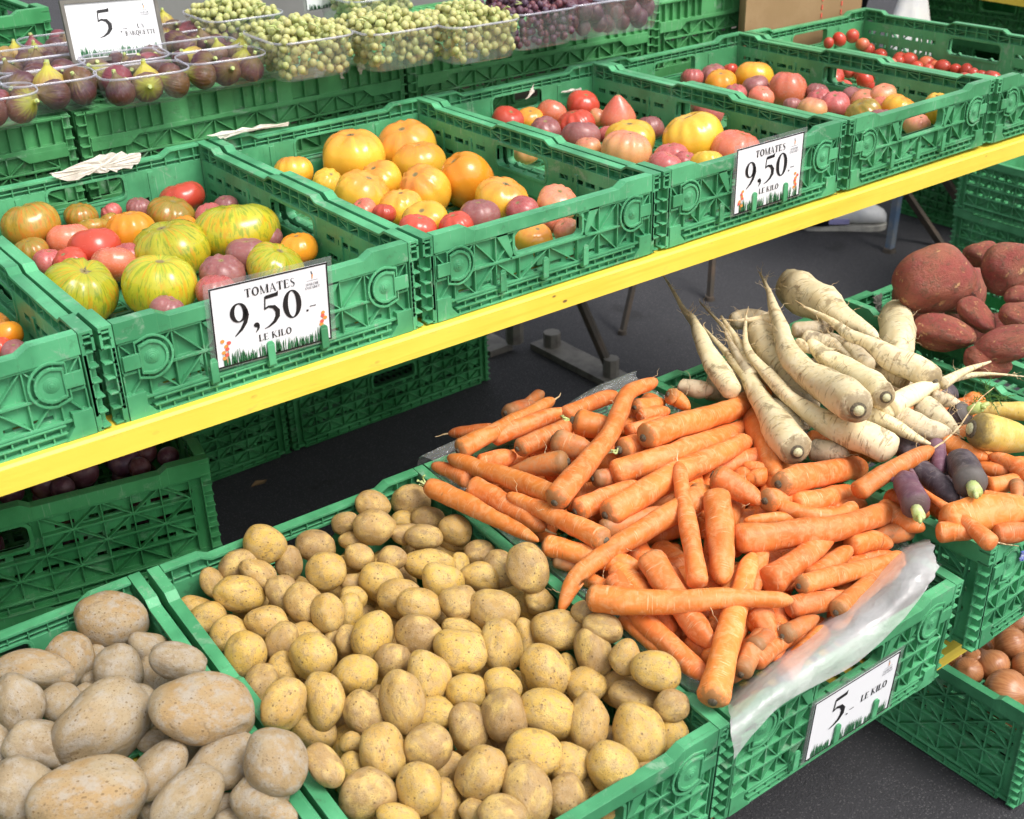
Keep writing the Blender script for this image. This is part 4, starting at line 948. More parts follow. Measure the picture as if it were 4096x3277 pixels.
# ------------------------------------------------------------------ carrots in the bag-lined crate
# tile, points crown -> tip, radius at crown, radius at tip (tile pixels), level (0 = on top), extras
def f2(r, *pts): return [(r, x, y) for x, y in pts]
CAR = [
 (f2(5,(735,1122),(960,1005),(1150,905),(1345,800)),62,46,.2,'dry',''),
 (f2(5,(945,1042),(1180,950),(1450,858)),56,46,.3,'',''),
 (f2(5,(1110,1112),(1300,1030),(1470,950)),60,54,.5,'dry',''),
 (f2(5,(1400,905),(1560,830),(1745,762)),56,50,.4,'',''),
 (f2(5,(1035,885),(1120,858),(1230,830)),52,44,1.0,'dry','d'), (f2(5,(1260,762),(1180,815),(1100,860)),34,30,1.2,'','d'),
 (f2(5,(1345,1452),(1480,1285),(1645,1080),(1750,900),(1815,755),(1990,682)),80,52,-.7,'dry',''),
 (f2(5,(960,1000),(850,1000),(675,1015)),48,34,1.0,'',''), (f2(5,(1335,1045),(1440,1085),(1600,1130)),80,74,.5,'dry','d'), (f2(5,(1432,1192),(1260,1215),(1060,1245)),80,66,.5,'dry','d'),
 (f2(5,(860,1215),(980,1180),(1105,1150)),66,60,.8,'',''), (f2(5,(1420,1440),(1130,1318),(900,1245),(672,1165)),76,50,.2,'dry',''), (f2(5,(820,1310),(680,1250),(570,1212)),62,40,.9,'',''),
 (f2(5,(552,1348),(750,1440),(980,1560),(1245,1695)),70,40,-.1,'sprout',''), (f2(5,(810,1345),(1000,1440),(1290,1620)),74,58,.7,'dry',''), (f2(5,(1670,1690),(1460,1590),(1250,1490),(1045,1400)),76,56,-.1,'dry',''),
 (f2(5,(1465,935),(1580,960),(1730,968)),78,74,.6,'sprout',''), (f2(5,(1585,1300),(1700,1285),(1860,1255)),60,48,.9,'dry','d'), (f2(5,(1475,1508),(1660,1420),(1880,1330)),76,62,.4,'dry',''),
 (f2(5,(1665,1530),(1900,1400),(2120,1270),(2380,1150),(2575,1050)),88,62,.15,'dry',''), (f2(5,(1630,1625),(1850,1570),(2080,1500)),66,54,.9,'dry','d'), (f2(5,(1755,1118),(1900,1082),(2200,1010)),72,62,.7,'sprout',''),
 (f2(5,(1905,1042),(2150,960),(2420,880),(2705,745)),82,56,-.4,'dry',''), (f2(5,(1705,1275),(1950,1195),(2200,1110),(2600,960)),80,58,.2,'',''), (f2(5,(1800,1000),(1920,960),(2060,930)),42,46,.9,'',''),
 (f2(5,(1850,850),(1960,830),(2040,815)),48,40,1.0,'dry',''), (f2(5,(1880,910),(1980,885),(2070,870)),44,42,.9,'',''), (f2(5,(2060,770),(2120,800),(2200,860)),60,54,.6,'dry',''),
 (f2('F',(1470,1232),(1450,1110),(1427,975)),21,15,-.6,'',''),
 (f2(6,(435,890),(520,1060),(590,1290)),92,74,.3,'dry',''), (f2(6,(190,1275),(330,1350),(510,1460)),92,74,.2,'dry',''), (f2(6,(640,1310),(510,1250),(380,1205)),60,36,.7,'',''),
 (f2(6,(60,1365),(130,1380),(230,1400)),48,44,.9,'dry',''), (f2(6,(95,1440),(60,1520),(30,1600)),56,50,.9,'','d'),
 (f2(6,(225,1395),(235,1590),(245,1800),(250,1960)),88,80,-.3,'dry',''), (f2(6,(605,1335),(850,1270),(1150,1225)),86,70,-.3,'dry',''), (f2(6,(520,1440),(620,1415),(760,1380)),76,66,.4,'dry',''),
 (f2(6,(690,1462),(900,1425),(1120,1378)),70,56,.3,'',''), (f2(6,(1080,1500),(950,1545),(760,1520),(572,1450)),66,44,.1,'',''), (f2(6,(800,1545),(600,1545),(388,1565)),52,38,.5,'',''),
 (f2(6,(330,1680),(700,1645),(1000,1605),(1220,1535),(1448,1488)),90,62,-.4,'',''), (f2(6,(940,1500),(1080,1465),(1220,1440)),52,42,.8,'',''),
 (f2(6,(1330,1560),(1500,1590),(1690,1650)),70,52,.1,'',''), (f2(6,(1050,1720),(1200,1690),(1330,1720)),66,60,.5,'',''), (f2(6,(1440,1620),(1330,1650),(1200,1680)),66,60,.6,'dry','d'),
 (f2(9,(530,235),(700,110),(860,0),(960,-70)),96,80,.2,'',''), (f2(9,(790,210),(950,105),(1065,15)),64,54,.6,'',''), (f2(9,(735,255),(950,190),(1200,130),(1400,60)),62,50,.3,'dry',''),
 (f2(9,(-600,325),(-300,350),(0,352),(350,330),(700,345)),88,62,-.7,'dry',''), (f2(9,(665,400),(850,355),(1070,300)),72,64,.5,'',''),
 (f2(9,(190,985),(255,720),(330,430),(445,45)),104,54,.0,'dry',''), (f2(9,(480,400),(520,480),(590,605)),90,50,.5,'',''), (f2(9,(440,650),(520,580),(620,500)),62,60,.9,'dry','d'), (f2(9,(630,570),(740,510),(860,450)),56,54,.7,'dry','d'),
 (f2(9,(440,745),(560,650),(700,575)),62,56,.7,'',''), (f2(9,(-216,62),(-20,360),(195,640)),92,76,.35,'dry',''), (f2('F',(1290,1215),(1360,1310),(1490,1432)),24,21,.6,'',''),
 (f2('F',(1480,1045),(1370,1108),(1290,1155),(1215,1215),(1178,1290)),26,22,-.1,'',''), (f2('F',(1145,1146),(1230,1168),(1350,1196)),23,20,.6,'dry',''), (f2('F',(1165,1178),(1195,1186),(1240,1195)),15,14,1.1,'dry','d'),
 (f2('F',(1208,1206),(1250,1225),(1300,1250)),19,17,1.0,'',''), (f2('F',(1296,1190),(1330,1225),(1380,1290)),23,20,.7,'',''), (f2('F',(1308,1300),(1350,1335),(1400,1378)),17,14,1.0,'',''),
 (f2('F',(1597,1160),(1592,1200),(1588,1250)),23,21,.6,'',''), (f2('F',(1560,1200),(1530,1260),(1500,1330)),20,20,.9,'',''), (f2('F',(1400,1200),(1440,1260),(1500,1300)),22,20,.9,'',''),
 (f2('F',(1650,1420),(1690,1370),(1740,1320)),22,20,.9,'',''), (f2('F',(1760,1290),(1820,1240),(1890,1190)),22,20,.7,'dry',''), (f2('F',(1560,1420),(1585,1370),(1610,1320)),22,20,.9,'dry','d'),
 (f2('F',(1680,1100),(1740,1085),(1800,1075)),20,18,.8,'',''), (f2('F',(1660,980),(1620,1000),(1570,1010)),22,18,.9,'',''), (f2('F',(1480,910),(1540,930),(1620,960)),20,18,1.0,'',''),
 (f2('F',(1640,1230),(1700,1205),(1770,1190)),19,17,.9,'',''), (f2('F',(1720,1240),(1770,1270),(1800,1290)),22,20,.9,'',''), (f2('F',(1600,960),(1625,1000),(1660,1060)),22,18,.8,'',''),
]
hcar, lcar = heap_fn(FR['carrot'], HL, 0.0, 0.065, 0.2, 0.34, 0.24, 0.36)
th = []
def lay_root(pts, height, lev, lift=0.0):
    W = []
    for i, (r, x, y) in enumerate(pts): W.append(on_heap(px(r, x, y), lambda X, Y: height(X, Y, -0.021*lev+lift*max(0, 1-i/2))))
    return np.array(W)
def root_radii(pts, W, ra, rb):
    k0 = zk(pts[0][0])*((W[0]-CAM)@FWD)/FPX; k1 = zk(pts[-1][0])*((W[-1]-CAM)@FWD)/FPX
    return ra*k0, rb*k1
ci = 0
for k, (pts, ra, rb, lev, cr, ex) in enumerate(CAR):
    W = lay_root(pts, hcar, lev, 0.012 if cr else 0.0); r0, r1 = root_radii(pts, W, ra, rb); L = np.linalg.norm(np.diff(W, axis=0), axis=1).sum()
    tl = 0.0 if k % 7 else 0.02
    o = root_thing('carrot', W, r0*1.07, r1*(1.05 if k % 3 else 0.82), 'carrot_dirty' if 'd' in ex else 'carrot', 'x', 'carrot', 'orange carrots in the bag', k, tl, cr or None, k % 4 != 1, 2 if k % 3 == 0 else 0, None, 0.2)
    w = ('brown-skinned ' if 'd' in ex else '')+('sprouting ' if cr == 'sprout' else '')+('stubby' if L < 0.10 else 'long' if L > 0.2 else 'mid-length')
    th.append((o, W.mean(0), w))
rows_label(th, lcar, 9, '%s orange carrot, %s along the %s row from the front, bag-lined crate')
rs = random.Random(11)
for k in range(64):
    a, b = rs.uniform(0.05, 0.35), rs.uniform(0.06, 0.54); w = FR['carrot'] @ Vector((a, b, HL)); an = rs.uniform(0, 2*PI); l = rs.uniform(0.075, 0.115)
    z = hcar(w.x, w.y, -0.034-rs.uniform(0, 0.03)); d = np.array([math.cos(an), math.sin(an), 0])*l
    ends = []
    for s in (-1, 0, 1):
        q = np.array([w.x, w.y, z])+d*s; aa, b2, _ = lcar(q[0], q[1]); aa = min(max(aa, 0.035), 0.365); b2 = min(max(b2, 0.035), 0.565); v = FR['carrot'] @ Vector((aa, b2, HL)); q[0], q[1] = v.x, v.y; ends.append(q)
    root_thing('carrot', np.array(ends), 0.018, 0.014, 'carrot', 'orange carrot buried in the lower layer of the bag-lined crate', 'carrot', 'orange carrots in the bag, lower layer', k+200, 0, None)

# ------------------------------------------------------------------ parsnips and coloured carrots
hsn, lsn = heap_fn(FR['snip'], HL, 0.005, 0.075, 0.2, 0.42, 0.25, 0.30)
SNIP = [ # (x, y, radius) from crown to tip in tile 6, level, crown, material, label, tail
 ([(1110,868,124),(1010,790,134),(880,690,112),(750,610,92),(660,480,72),(615,330,56),(575,200,34),(540,110,17),(488,-2,7)],-1.6,'cut','parsnip','parsnip with its dark crown lowest and its tip curling highest',0.0),
 ([(1285,785,92),(1190,720,100),(1050,620,92),(900,520,70),(800,430,50)],-.4,'cut','parsnip','parsnip with cut crown tucked beside the topmost curved parsnip',0.0),
 ([(1590,690,96),(1480,610,104),(1330,530,84),(1200,470,62),(1060,390,44),(940,310,24),(770,215,10)],-1.2,'dry','parsnip','slim parsnip lying across the heap towards the sweet potatoes',0.03),
 ([(690,70,118),(780,130,150),(900,215,130),(1040,310,90),(1150,375,56),(1235,410,34)],-.9,'dry','parsnip','thick pale parsnip at the back top of the heap',0.03),
 ([(1350,255,104),(1352,350,122),(1352,450,114),(1350,560,96)],-.2,'','parsnip','smooth round-ended parsnip standing beside the sweet potatoes',0.0),
 ([(470,370,96),(550,470,122),(660,620,110),(820,790,86)],.3,'','parsnip','broad parsnip under the topmost curved parsnip',0.0),
 ([(725,1130,104),(660,1030,128),(560,880,100),(470,760,64),(390,600,36),(320,440,18),(250,320,11),(118,195,6)],.2,'cut','parsnip','parsnip with cut crown among the orange carrots, thin tail upwards',0.0),
 ([(1335,1135,98),(1220,1080,116),(1050,1005,104),(880,930,80),(700,820,62),(560,650,46),(450,530,32),(402,420,20),(402,265,8)],-.6,'','parsnip','long S-curved white parsnip along the edge of the orange carrots',0.0),
 ([(320,760,80),(270,670,86),(200,560,70),(130,450,52),(70,330,36),(20,230,22),(-50,130,13),(-115,25,6)],-.2,'','parsnip','tall straight parsnip pointing up in front of the asphalt',0.0),
 ([(480,760,66),(420,660,58),(340,560,36),(250,460,20),(145,355,9)],.2,'','parsnip','slender parsnip between the two upright ones',0.0),
 ([(300,310,56),(400,290,72),(580,300,70)],.5,'','parsnip_grey','dull grey parsnip at the back of the heap',0.0),
 ([(690,360,48),(800,345,50),(975,330,38)],-.3,'','parsnip_grey','short rough parsnip piece under the thick pale one',0.0),
 ([(760,410,60),(900,430,62),(1000,480,38),(1080,530,24),(1165,580,9)],-.3,'','parsnip_grey','crooked brownish parsnip tail in the middle of the heap',0.02),
 ([(720,440,42),(830,490,22),(965,480,8)],-.4,'','parsnip','bent little parsnip root in the middle of the heap',0.0),
 ([(1260,900,66),(1400,800,72),(1560,725,56),(1700,670,32),(1800,645,20),(1960,640,12),(2160,655,6)],-.5,'','parsnip','forked parsnip sending two long roots over the crate rim',0.0),
 ([(1270,850,70),(1420,920,80),(1560,985,72),(1700,1010,58)],-.1,'','parsnip_grey','blunt greyish parsnip above the orange carrot with the long tail',0.02),
 ([(1130,880,66),(1280,930,54),(1430,1010,36),(1520,1060,22),(1590,1095,8)],-.5,'','parsnip','tapering parsnip pointing at the mauve carrot',0.02),
 ([(1490,820,70),(1610,920,80),(1745,1020,56)],.1,'','parsnip_grey','speckled parsnip beneath the forked one',0.0),
 ([(1570,770,40),(1660,800,44),(1790,845,10)],-.4,'','parsnip_grey','small hairy parsnip end near the yellow carrots',0.02),
 ([(800,1110,76),(920,1125,80),(1050,1140,70)],.7,'','parsnip_grey','parsnip wedged under the S-curved one',0.0),
 ([(-20,720,52),(90,735,66),(200,745,58)],.8,'','parsnip_grey','half-hidden parsnip behind the carrots at the back rim',0.0),
 ([(560,620,90),(700,760,96),(850,880,70)],.8,'','parsnip_grey','parsnip buried in the core of the heap',0.0),
 ([(1000,560,90),(1150,700,96),(1300,860,70)],.8,'','parsnip_grey','parsnip buried under the crossing pair',0.0),
 ([(640,330,26),(560,300,36),(440,290,20),(340,300,8)],-.6,'','parsnip','small pale parsnip root crossing behind the curled tip',0.0),
 ([(900,900,60),(1010,960,52),(1120,960,24),(1190,940,8)],.0,'','parsnip','slim parsnip tucked below the lowest crown',0.02),
 ([(1180,600,54),(1100,520,40),(1010,430,20),(930,380,8)],-.7,'','parsnip_grey','wrinkled parsnip tail lying on the slim parsnip',0.02),
 ([(420,640,44),(360,540,30),(300,420,16),(255,330,6)],-.1,'','parsnip_grey','wispy parsnip beside the slender upright one',0.0),
 ([(560,820,50),(640,900,66),(760,1000,50)],.3,'','parsnip_grey','dull parsnip flank between two white ones',0.0),
 ([(1420,700,58),(1320,640,70),(1200,600,50)],.2,'','parsnip_grey','dull parsnip filling the gap under the slim one',0.0),
]
for k, (rp, lev, cr, mat, lab, tl) in enumerate(SNIP):
    rj = random.Random(k+900); big_ = max(r for x, y, r in rp) > 60; rp = [(x+(rj.uniform(-13, 13) if 0 < i < len(rp)-1 else 0), y+(rj.uniform(-13, 13) if 0 < i < len(rp)-1 else 0), r*(0.93 if big_ else 1)*(rj.uniform(.9, 1.06) if i else 1)) for i, (x, y, r) in enumerate(rp)]
    tl = tl or (0.03 if rp[-1][2] < 15 else 0.0)
    pts = [(6, x, y) for x, y, r in rp]; W = lay_root(pts, hsn, lev, 0.05 if cr == 'cut' else 0.0); rb = rp[-1][2]
    rr = [r*KZ*((w-CAM)@FWD)/FPX for (x, y, r), w in zip(rp, W)]; dd = np.r_[0, np.cumsum(np.linalg.norm(np.diff(W, axis=0), axis=1))]; md = (list(dd/dd[-1]), rr)
    o = root_thing('parsnip', W, rr[0], max(rr[-1], 0.0012), mat, lab, 'parsnip', 'parsnips', 300+k, tl, cr or None, rb > 30, 14 if k % 2 == 0 else 9, md, 0.24)
    if 'forked' in lab:
        q = lay_root(f2(6,(1640,700),(1780,620),(1945,560)), hsn, lev-0.4); vs, fs, at = sweep(crom(q, 14)-np.array(o.location), np.linspace(0.009, 0.0015, len(crom(q, 14))), 10, 0.1, 3); obj('side_root', raw_mesh('side_root', vs, fs, M['parsnip'], True, at), o)
        q = lay_root(f2(6,(1300,850),(1460,760),(1580,700)), hsn, lev-0.3); vs, fs, at = sweep(crom(q, 14)-np.array(o.location), np.linspace(0.016, 0.010, len(crom(q, 14))), 12, 0.1, 4); obj('side_root', raw_mesh('side_root', vs, fs, M['parsnip'], True, at), o)
    if lab.startswith('parsnip with cut crown among'):
        q = lay_root(f2(6,(440,660),(370,470),(245,275)), hsn, lev-0.2); vs, fs, at = sweep(crom(q, 14)-np.array(o.location), np.linspace(0.012, 0.002, len(crom(q, 14))), 10, 0.1, 5); obj('side_root', raw_mesh('side_root', vs, fs, M['parsnip'], True, at), o)
MIX = [
 ([(1825,985),(2000,1020),(2220,1065)],124,128,-.5,'cut','carrot_yellow','fat pale yellow carrot with a dark cut crown',0),
 ([(2220,880),(2000,862),(1830,850)],66,44,-.1,'','carrot_yellow','thin yellow carrot lying behind the fat one',0),
 ([(1830,1345),(1780,1240),(1725,1140)],112,86,-.4,'stub','carrot_purple','dark purple carrot with a pale green leaf stub',0),
 ([(1455,1215),(1600,1320),(1735,1460)],82,58,-.1,'','carrot_purple','dark purple carrot pointing down beside the leaf-stubbed one',0),
 ([(1475,1490),(1430,1380),(1390,1270)],98,72,-.5,'stub','carrot_pink','mauve carrot with side fingers nearest the orange carrots',0),
 ([(1600,1080),(1615,1160),(1625,1265)],62,40,-.4,'','carrot_pink','small mauve carrot tip hanging below the parsnip tails',0),
 ([(1640,1065),(1800,1135),(1945,1180)],66,54,.2,'','carrot','reddish carrot below the cut crown of the fat yellow one',0),
 ([(2220,1300),(2060,1200),(1935,1150)],76,40,-.1,'','carrot','short orange carrot with a pale pointed tip beside the fat yellow one',0),
 ([(2060,1255),(1950,1240),(1840,1215)],48,40,.4,'','carrot','thin orange carrot deep behind the purple carrots',0),
 ([(1920,1350),(2030,1330),(2160,1295)],60,50,.2,'','carrot','orange carrot just behind the small dark stub',0),
 ([(1640,1580),(1900,1525),(2220,1475)],118,122,-.1,'','carrot','fattest orange carrot at the front of the coloured mix',0),
 ([(1960,1720),(1790,1570),(1620,1450),(1468,1335)],66,10,-.6,'','carrot','thin pointed orange carrot laid over the fattest one',0),
 ([(1600,1640),(1720,1635),(1850,1660)],72,56,-.1,'','carrot','orange carrot with a long pale root over the front rim',.05),
 ([(1810,872),(1740,900),(1650,960)],84,70,.1,'stub','carrot_purple','blackish carrot head beside the yellow carrots',0),
 ([(1370,1060),(1430,1130),(1500,1220)],78,66,.2,'','carrot_purple','black carrot under the S-curved parsnip',0),
 ([(2110,1320),(2112,1370),(2115,1440)],46,36,-.1,'dry','carrot_dirty','small dark-topped carrot stub at the picture edge',0),
 ([(1880,1420),(2000,1430),(2150,1450)],52,46,.4,'','carrot','orange carrot between the leaf stub and the fattest carrot',0),
 ([(1960,1650),(2080,1640),(2220,1620)],66,62,.3,'','carrot','orange carrot along the front rim of the coloured mix',0),
 ([(1240,1480),(1380,1560),(1530,1620)],74,64,.6,'','carrot','orange carrot half buried under the mauve carrot',0),
 ([(1300,1400),(1420,1480),(1560,1530)],70,60,.9,'','carrot','orange carrot in the shadow behind the mauve carrot',0),
 ([(1090,1392),(1250,1282),(1440,1178),(1585,1108)],72,46,-.9,'','carrot','long orange carrot reaching from the bag towards the parsnips',.14),
]
hmx, lmx = heap_fn(FR['snip'], HL, 0.0, 0.035, 0.2, 0.25, 0.25, 0.36)
for k, (pts, ra, rb, lev, cr, mat, lab, tl) in enumerate(MIX):
    pts = f2(6, *pts); W = lay_root(pts, hmx, lev, 0.02 if cr in ('cut', 'stub') else 0.0); r0, r1 = root_radii(pts, W, ra, rb)
    o = root_thing('carrot', W, r0, r1, mat, lab, 'carrot', 'coloured carrots', 400+k, tl, cr or None)
    if 'side fingers' in lab:
        for a, b in (((6,1430,1330),(6,1310,1300)), ((6,1450,1310),(6,1445,1245))):
            q = lay_root([a, b], hmx, lev-0.3); cc = crom(q, 9); vs, fs, at = sweep(cc-np.array(o.location), np.linspace(0.0085, 0.003, len(cc)), 10, 0.1, 3); obj('side_root', raw_mesh('side_root', vs, fs, M['carrot_pink'], True, at), o)
rs = random.Random(21)
for k in range(30):
    a, b = rs.uniform(0.06, 0.34), rs.uniform(0.06, 0.54); w = FR['snip'] @ Vector((a, b, HL)); an = rs.uniform(0, 2*PI); l = 0.06; back = b > 0.33
    z = (hsn if back else hmx)(w.x, w.y, -0.075 if back else -0.05); ends = []
    for s in (-1, 0, 1):
        q = np.array([w.x+math.cos(an)*l*s, w.y+math.sin(an)*l*s, z]); aa, b2, _ = lsn(q[0], q[1]); aa = min(max(aa, 0.04), 0.36); b2 = min(max(b2, 0.04), 0.56); v = FR['snip'] @ Vector((aa, b2, HL)); q[0], q[1] = v.x, v.y; ends.append(q)
    root_thing('parsnip' if back else 'carrot', np.array(ends), 0.026 if back else 0.018, 0.018 if back else 0.013, 'parsnip_grey' if back else ('carrot' if k % 3 else 'carrot_purple'),
               'parsnip buried in the lower layer of the heap' if back else 'coloured carrot buried in the lower layer', 'parsnip' if back else 'carrot', 'parsnips, lower layer' if back else 'coloured carrots, lower layer', k+500)
# feathery carrot leaf
fr_ = tag(empty('carrot_leaf', tr(*on_heap(px(6, 1930, 790), lambda X, Y: hmx(X, Y, 0.012)))), 'feathery green carrot leaf above the yellow carrots', 'leaf')
rs = random.Random(3)
for k in range(16):
    mb = MB(); d = Vector((rs.uniform(-1, 1), rs.uniform(-.7, .7), rs.uniform(0.1, .8))).normalized(); p = Vector((rs.uniform(-.01,.01), rs.uniform(-.01,.01), 0))
    for s in range(5):
        q = p+d*0.006; mb.tube(p, q, 0.0006, 0.0004, 4)
        for z_ in (-1, 1):
            e = (d+Vector((rs.uniform(-1,1), rs.uniform(-1,1), rs.uniform(-1,1)))).normalized(); mb.tube(q, q+e*0.005, 0.0006, 0.0002, 4)
        p = q; d = (d+Vector((rs.uniform(-.3,.3), rs.uniform(-.3,.3), rs.uniform(-.4,.1)))).normalized()
    obj('leaflet', mb.mesh('leaflet', M['frond']), fr_)

# ------------------------------------------------------------------ sweet potatoes, onions, plums
hsw, lsw = heap_fn(FR['sweet'], HL, 0.01, 0.07, 0.2, 0.40, 0.26, 0.34)
SW = [('s',1270,1010,395,335,-12,-2.2,'largest sweet potato, orange-red with a dirty underside'),('s',1745,770,170,130,-10,-1.0,'narrow sweet potato end behind the largest one'),('s',2010,900,310,285,-30,-1.8,'big brown-patched sweet potato against the picture edge'),
 ('s',1385,1535,300,205,14,0,'scabby sweet potato resting on the crate rim'),('s',1700,1350,215,140,45,-.4,'dark red sweet potato in the middle of the heap'),('s',2080,1335,160,140,-10,-.7,'knobbly red sweet potato beside the middle one'),
 ('s',1960,1640,345,180,-12,-.2,'bright red sweet potato with peeling patches in front'),('s',2095,1150,130,95,-15,-1.0,'small brownish sweet potato wedged under the patched one'),('s',1780,1800,250,160,20,.8,'sweet potato glimpsed below the bright red one'),('s',1500,1200,200,150,0,1.2,'sweet potato hidden under the largest one')]
for k, (r, x, y, a, b, an, lev, lab) in enumerate(SW):
    P = on_heap(px(r, x, y), lambda X, Y: hsw(X, Y, -0.02*lev)); kk = zk(r)*((P-CAM)@FWD)/FPX
    o = obj('sweet_potato', SWV[k % 6], mw=Matrix.Translation(tuple(P)) @ (facing(P, an, 0.1*(k % 3-1), 0.4*k) @ Matrix.Diagonal((a*kk, b*kk, min(a, b)*kk*0.92))).to_4x4()); tag(o, lab, 'sweet potato', 'sweet potatoes')
for k in range(12):
    a, b = 0.07+0.13*(k % 3), 0.08+0.14*(k//3); w = FR['sweet'] @ Vector((a, b, HL)); z = hsw(w.x, w.y, -0.075)
    o = obj('sweet_potato', SWV[k % 6], mw=Matrix.Translation((w.x, w.y, z)) @ (Euler((k, k*2, k*3)).to_matrix() @ Matrix.Diagonal((0.06, 0.045, 0.042))).to_4x4()); tag(o, 'sweet potato buried in the lower layer', 'sweet potato', 'sweet potatoes, lower layer')
ON = [(9,1955,755,112,100,'shiny onion just beyond the yellow sliver of board'),(9,2075,620,118,104,'onion nearest the bottom of the coloured-carrot crate'),(9,2165,770,100,96,'onion cut by the picture edge'),(9,1800,795,96,78,'onion tucked in the corner of its crate'),(9,2050,935,160,118,'large front onion with a smooth flank'),(9,1840,720,76,66,'small onion under the crate overhang'),(9,2200,600,100,90,'onion behind the edge onion'),(9,2190,920,110,100,'onion beside the large front onion')]
for k, (r, x, y, a, b, lab) in enumerate(ON):
    P = on_plane(px(r, x, y), 2, -0.815); kk = zk(r)*((P-CAM)@FWD)/FPX; rs = random.Random(k)
    o = obj('onion', ONI, mw=Matrix.Translation(tuple(P)) @ (Euler((rs.uniform(-1.2,1.2), rs.uniform(-1.2,1.2), rs.uniform(0,6))).to_matrix() @ Matrix.Diagonal((a*kk, a*kk, a*kk))).to_4x4()); tag(o, lab, 'onion', 'onions')
for k in range(24):
    a, b = 0.055+0.058*(k % 6), 0.07+0.13*(k//6); o = obj('onion', ONI, mw=tr(1.50+a, -0.545+b, -0.865, k, k*1.3, k*.7) @ Matrix.Scale(0.034, 4)); tag(o, 'onion in the lower layer of its crate', 'onion', 'onions, lower layer')
PLX = [(4,300,1325,110,'reddish plum peeping over the crate rim'),(4,525,1265,105,'bluish plum in the middle of the shaded crate'),(4,785,1195,105,'plum with an orange patch in the shaded crate'),(4,920,1140,75,'small plum behind the orange-patched one'),(4,880,1230,70,'dark plum low in the crate corner'),(4,60,1380,90,'plum at the picture edge under the board'),(4,1060,1160,70,'plum deep in the shaded crate corner'),(4,400,1360,80,'plum behind the reddish plum')]
for k, (r, x, y, a, lab) in enumerate(PLX):
    P = on_plane(px(r, x, y), 2, -0.325); kk = zk(r)*((P-CAM)@FWD)/FPX; o = obj('plum', PLM, mw=Matrix.Translation(tuple(P)) @ (Euler((k, k*2, 0)).to_matrix() @ Matrix.Diagonal((a*kk, a*kk*0.95, a*kk*0.95))).to_4x4()); tag(o, lab, 'plum', 'plums')
for k in range(20):
    v = PSM(-0.462) @ Vector((0.07+0.085*(k % 4), 0.08+0.11*(k//4), 0.07)); o = obj('plum', PLM, mw=Matrix.Translation(v) @ Euler((k, k, k)).to_matrix().to_4x4() @ Matrix.Scale(0.032, 4)); tag(o, 'plum in the lower layer of the shaded crate', 'plum', 'plums, lower layer')

# ------------------------------------------------------------------ tomatoes on the upper shelf
TOMS = {
 0: [(4,60,385,112,'O'),(4,95,505,95,'P'),(4,-40,330,110,'Y'),(4,-20,480,100,'R')],
 1: [(1,200,1425,195,'A',.75),(1,510,1370,108,'A'),(1,700,1345,74,'K'),(1,690,1395,64,'A'),(1,590,1450,112,'A',.6),(1,440,1520,142,'S'),(1,600,1575,168,'R'),(1,830,1475,160,'O',.86),(1,1150,1248,150,'R',.66),
     (1,1080,1355,157,'A',.66),(1,880,1315,84,'P'),(1,1165,1440,92,'O'),(1,1325,1365,94,'K'),(1,1430,1300,82,'P'),(1,1525,1450,275,'G',.62),(1,1080,1585,262,'G',.68),(1,195,1595,118,'A'),(1,310,1655,104,'K'),
     (1,440,1660,114,'R'),(4,515,115,252,'G',.78),(1,720,1670,142,'S'),(4,1015,85,242,'G',.82),(1,1560,1610,134,'P'),(1,1885,1575,127,'O'),(4,1730,-40,198,'G',.7),(4,1400,10,150,'P'),(4,1370,120,140,'K'),(4,1060,235,118,'P'),(4,800,-90,110,'K'),(1,1700,1500,90,'P')],
 2: [(2,60,990,215,'Y',.8),(2,400,925,190,'Y',.82),(2,490,1035,180,'Y',.76),(2,785,1132,176,'O',.95),(2,532,1200,170,'Y',.92),(2,250,1140,146,'Y'),(2,130,1230,182,'Y'),(2,375,1310,142,'Y'),(2,1015,1270,190,'Y',.74),(2,870,1370,138,'P'),
     (2,1140,1335,114,'K'),(2,530,1400,152,'L'),(2,725,1435,118,'R'),(2,1365,1290,142,'H'),(1,1845,1085,134,'Y'),(1,2070,1155,104,'L'),(2,140,1330,92,'S'),(2,480,1455,124,'R'),(2,1215,1510,127,'Y'),(2,1425,1460,94,'H'),(2,1330,1390,96,'S'),(2,1010,1480,110,'O'),(2,270,1350,80,'R')],
 3: [(2,1330,718,107,'S'),(2,1525,662,107,'R'),(2,1620,742,68,'H'),(2,1747,745,114,'PT'),(2,1485,790,122,'R'),(2,1290,825,104,'P'),(2,1510,872,132,'P'),(2,1180,752,94,'Y'),(2,1040,758,104,'R'),(2,1690,855,76,'K'),
     (2,1815,885,172,'L',.72),(2,1800,962,167,'H',.8),(2,1945,810,97,'P'),(3,58,878,212,'L',.78),(2,2080,995,114,'K'),(2,2045,1055,118,'K'),(2,1555,935,86,'H'),(3,340,955,162,'S'),(3,150,1040,114,'L'),(2,1170,962,94,'H'),(2,1260,900,90,'R'),(3,20,1030,90,'K'),(3,560,960,90,'P')],
 4: [(3,60,495,78,'K'),(3,190,478,88,'P'),(3,300,445,54,'R'),(3,240,530,107,'O'),(3,450,492,132,'Y'),(3,460,550,87,'P'),(3,660,572,127,'S',.9),(3,500,615,84,'S'),(3,850,585,74,'P'),(3,860,635,84,'K'),(3,960,664,102,'K'),
     (3,1080,614,78,'P'),(3,1145,645,94,'H'),(3,1270,602,88,'H'),(3,820,695,98,'H'),(3,690,668,64,'P'),(3,1140,725,122,'A'),(3,1370,702,122,'Y'),(3,1612,685,86,'L',1.2),(3,1480,792,88,'H'),(3,1270,680,90,'S'),(3,100,645,90,'K'),(3,160,705,110,'K'),(3,1250,760,90,'P'),(3,330,600,80,'K')],
}
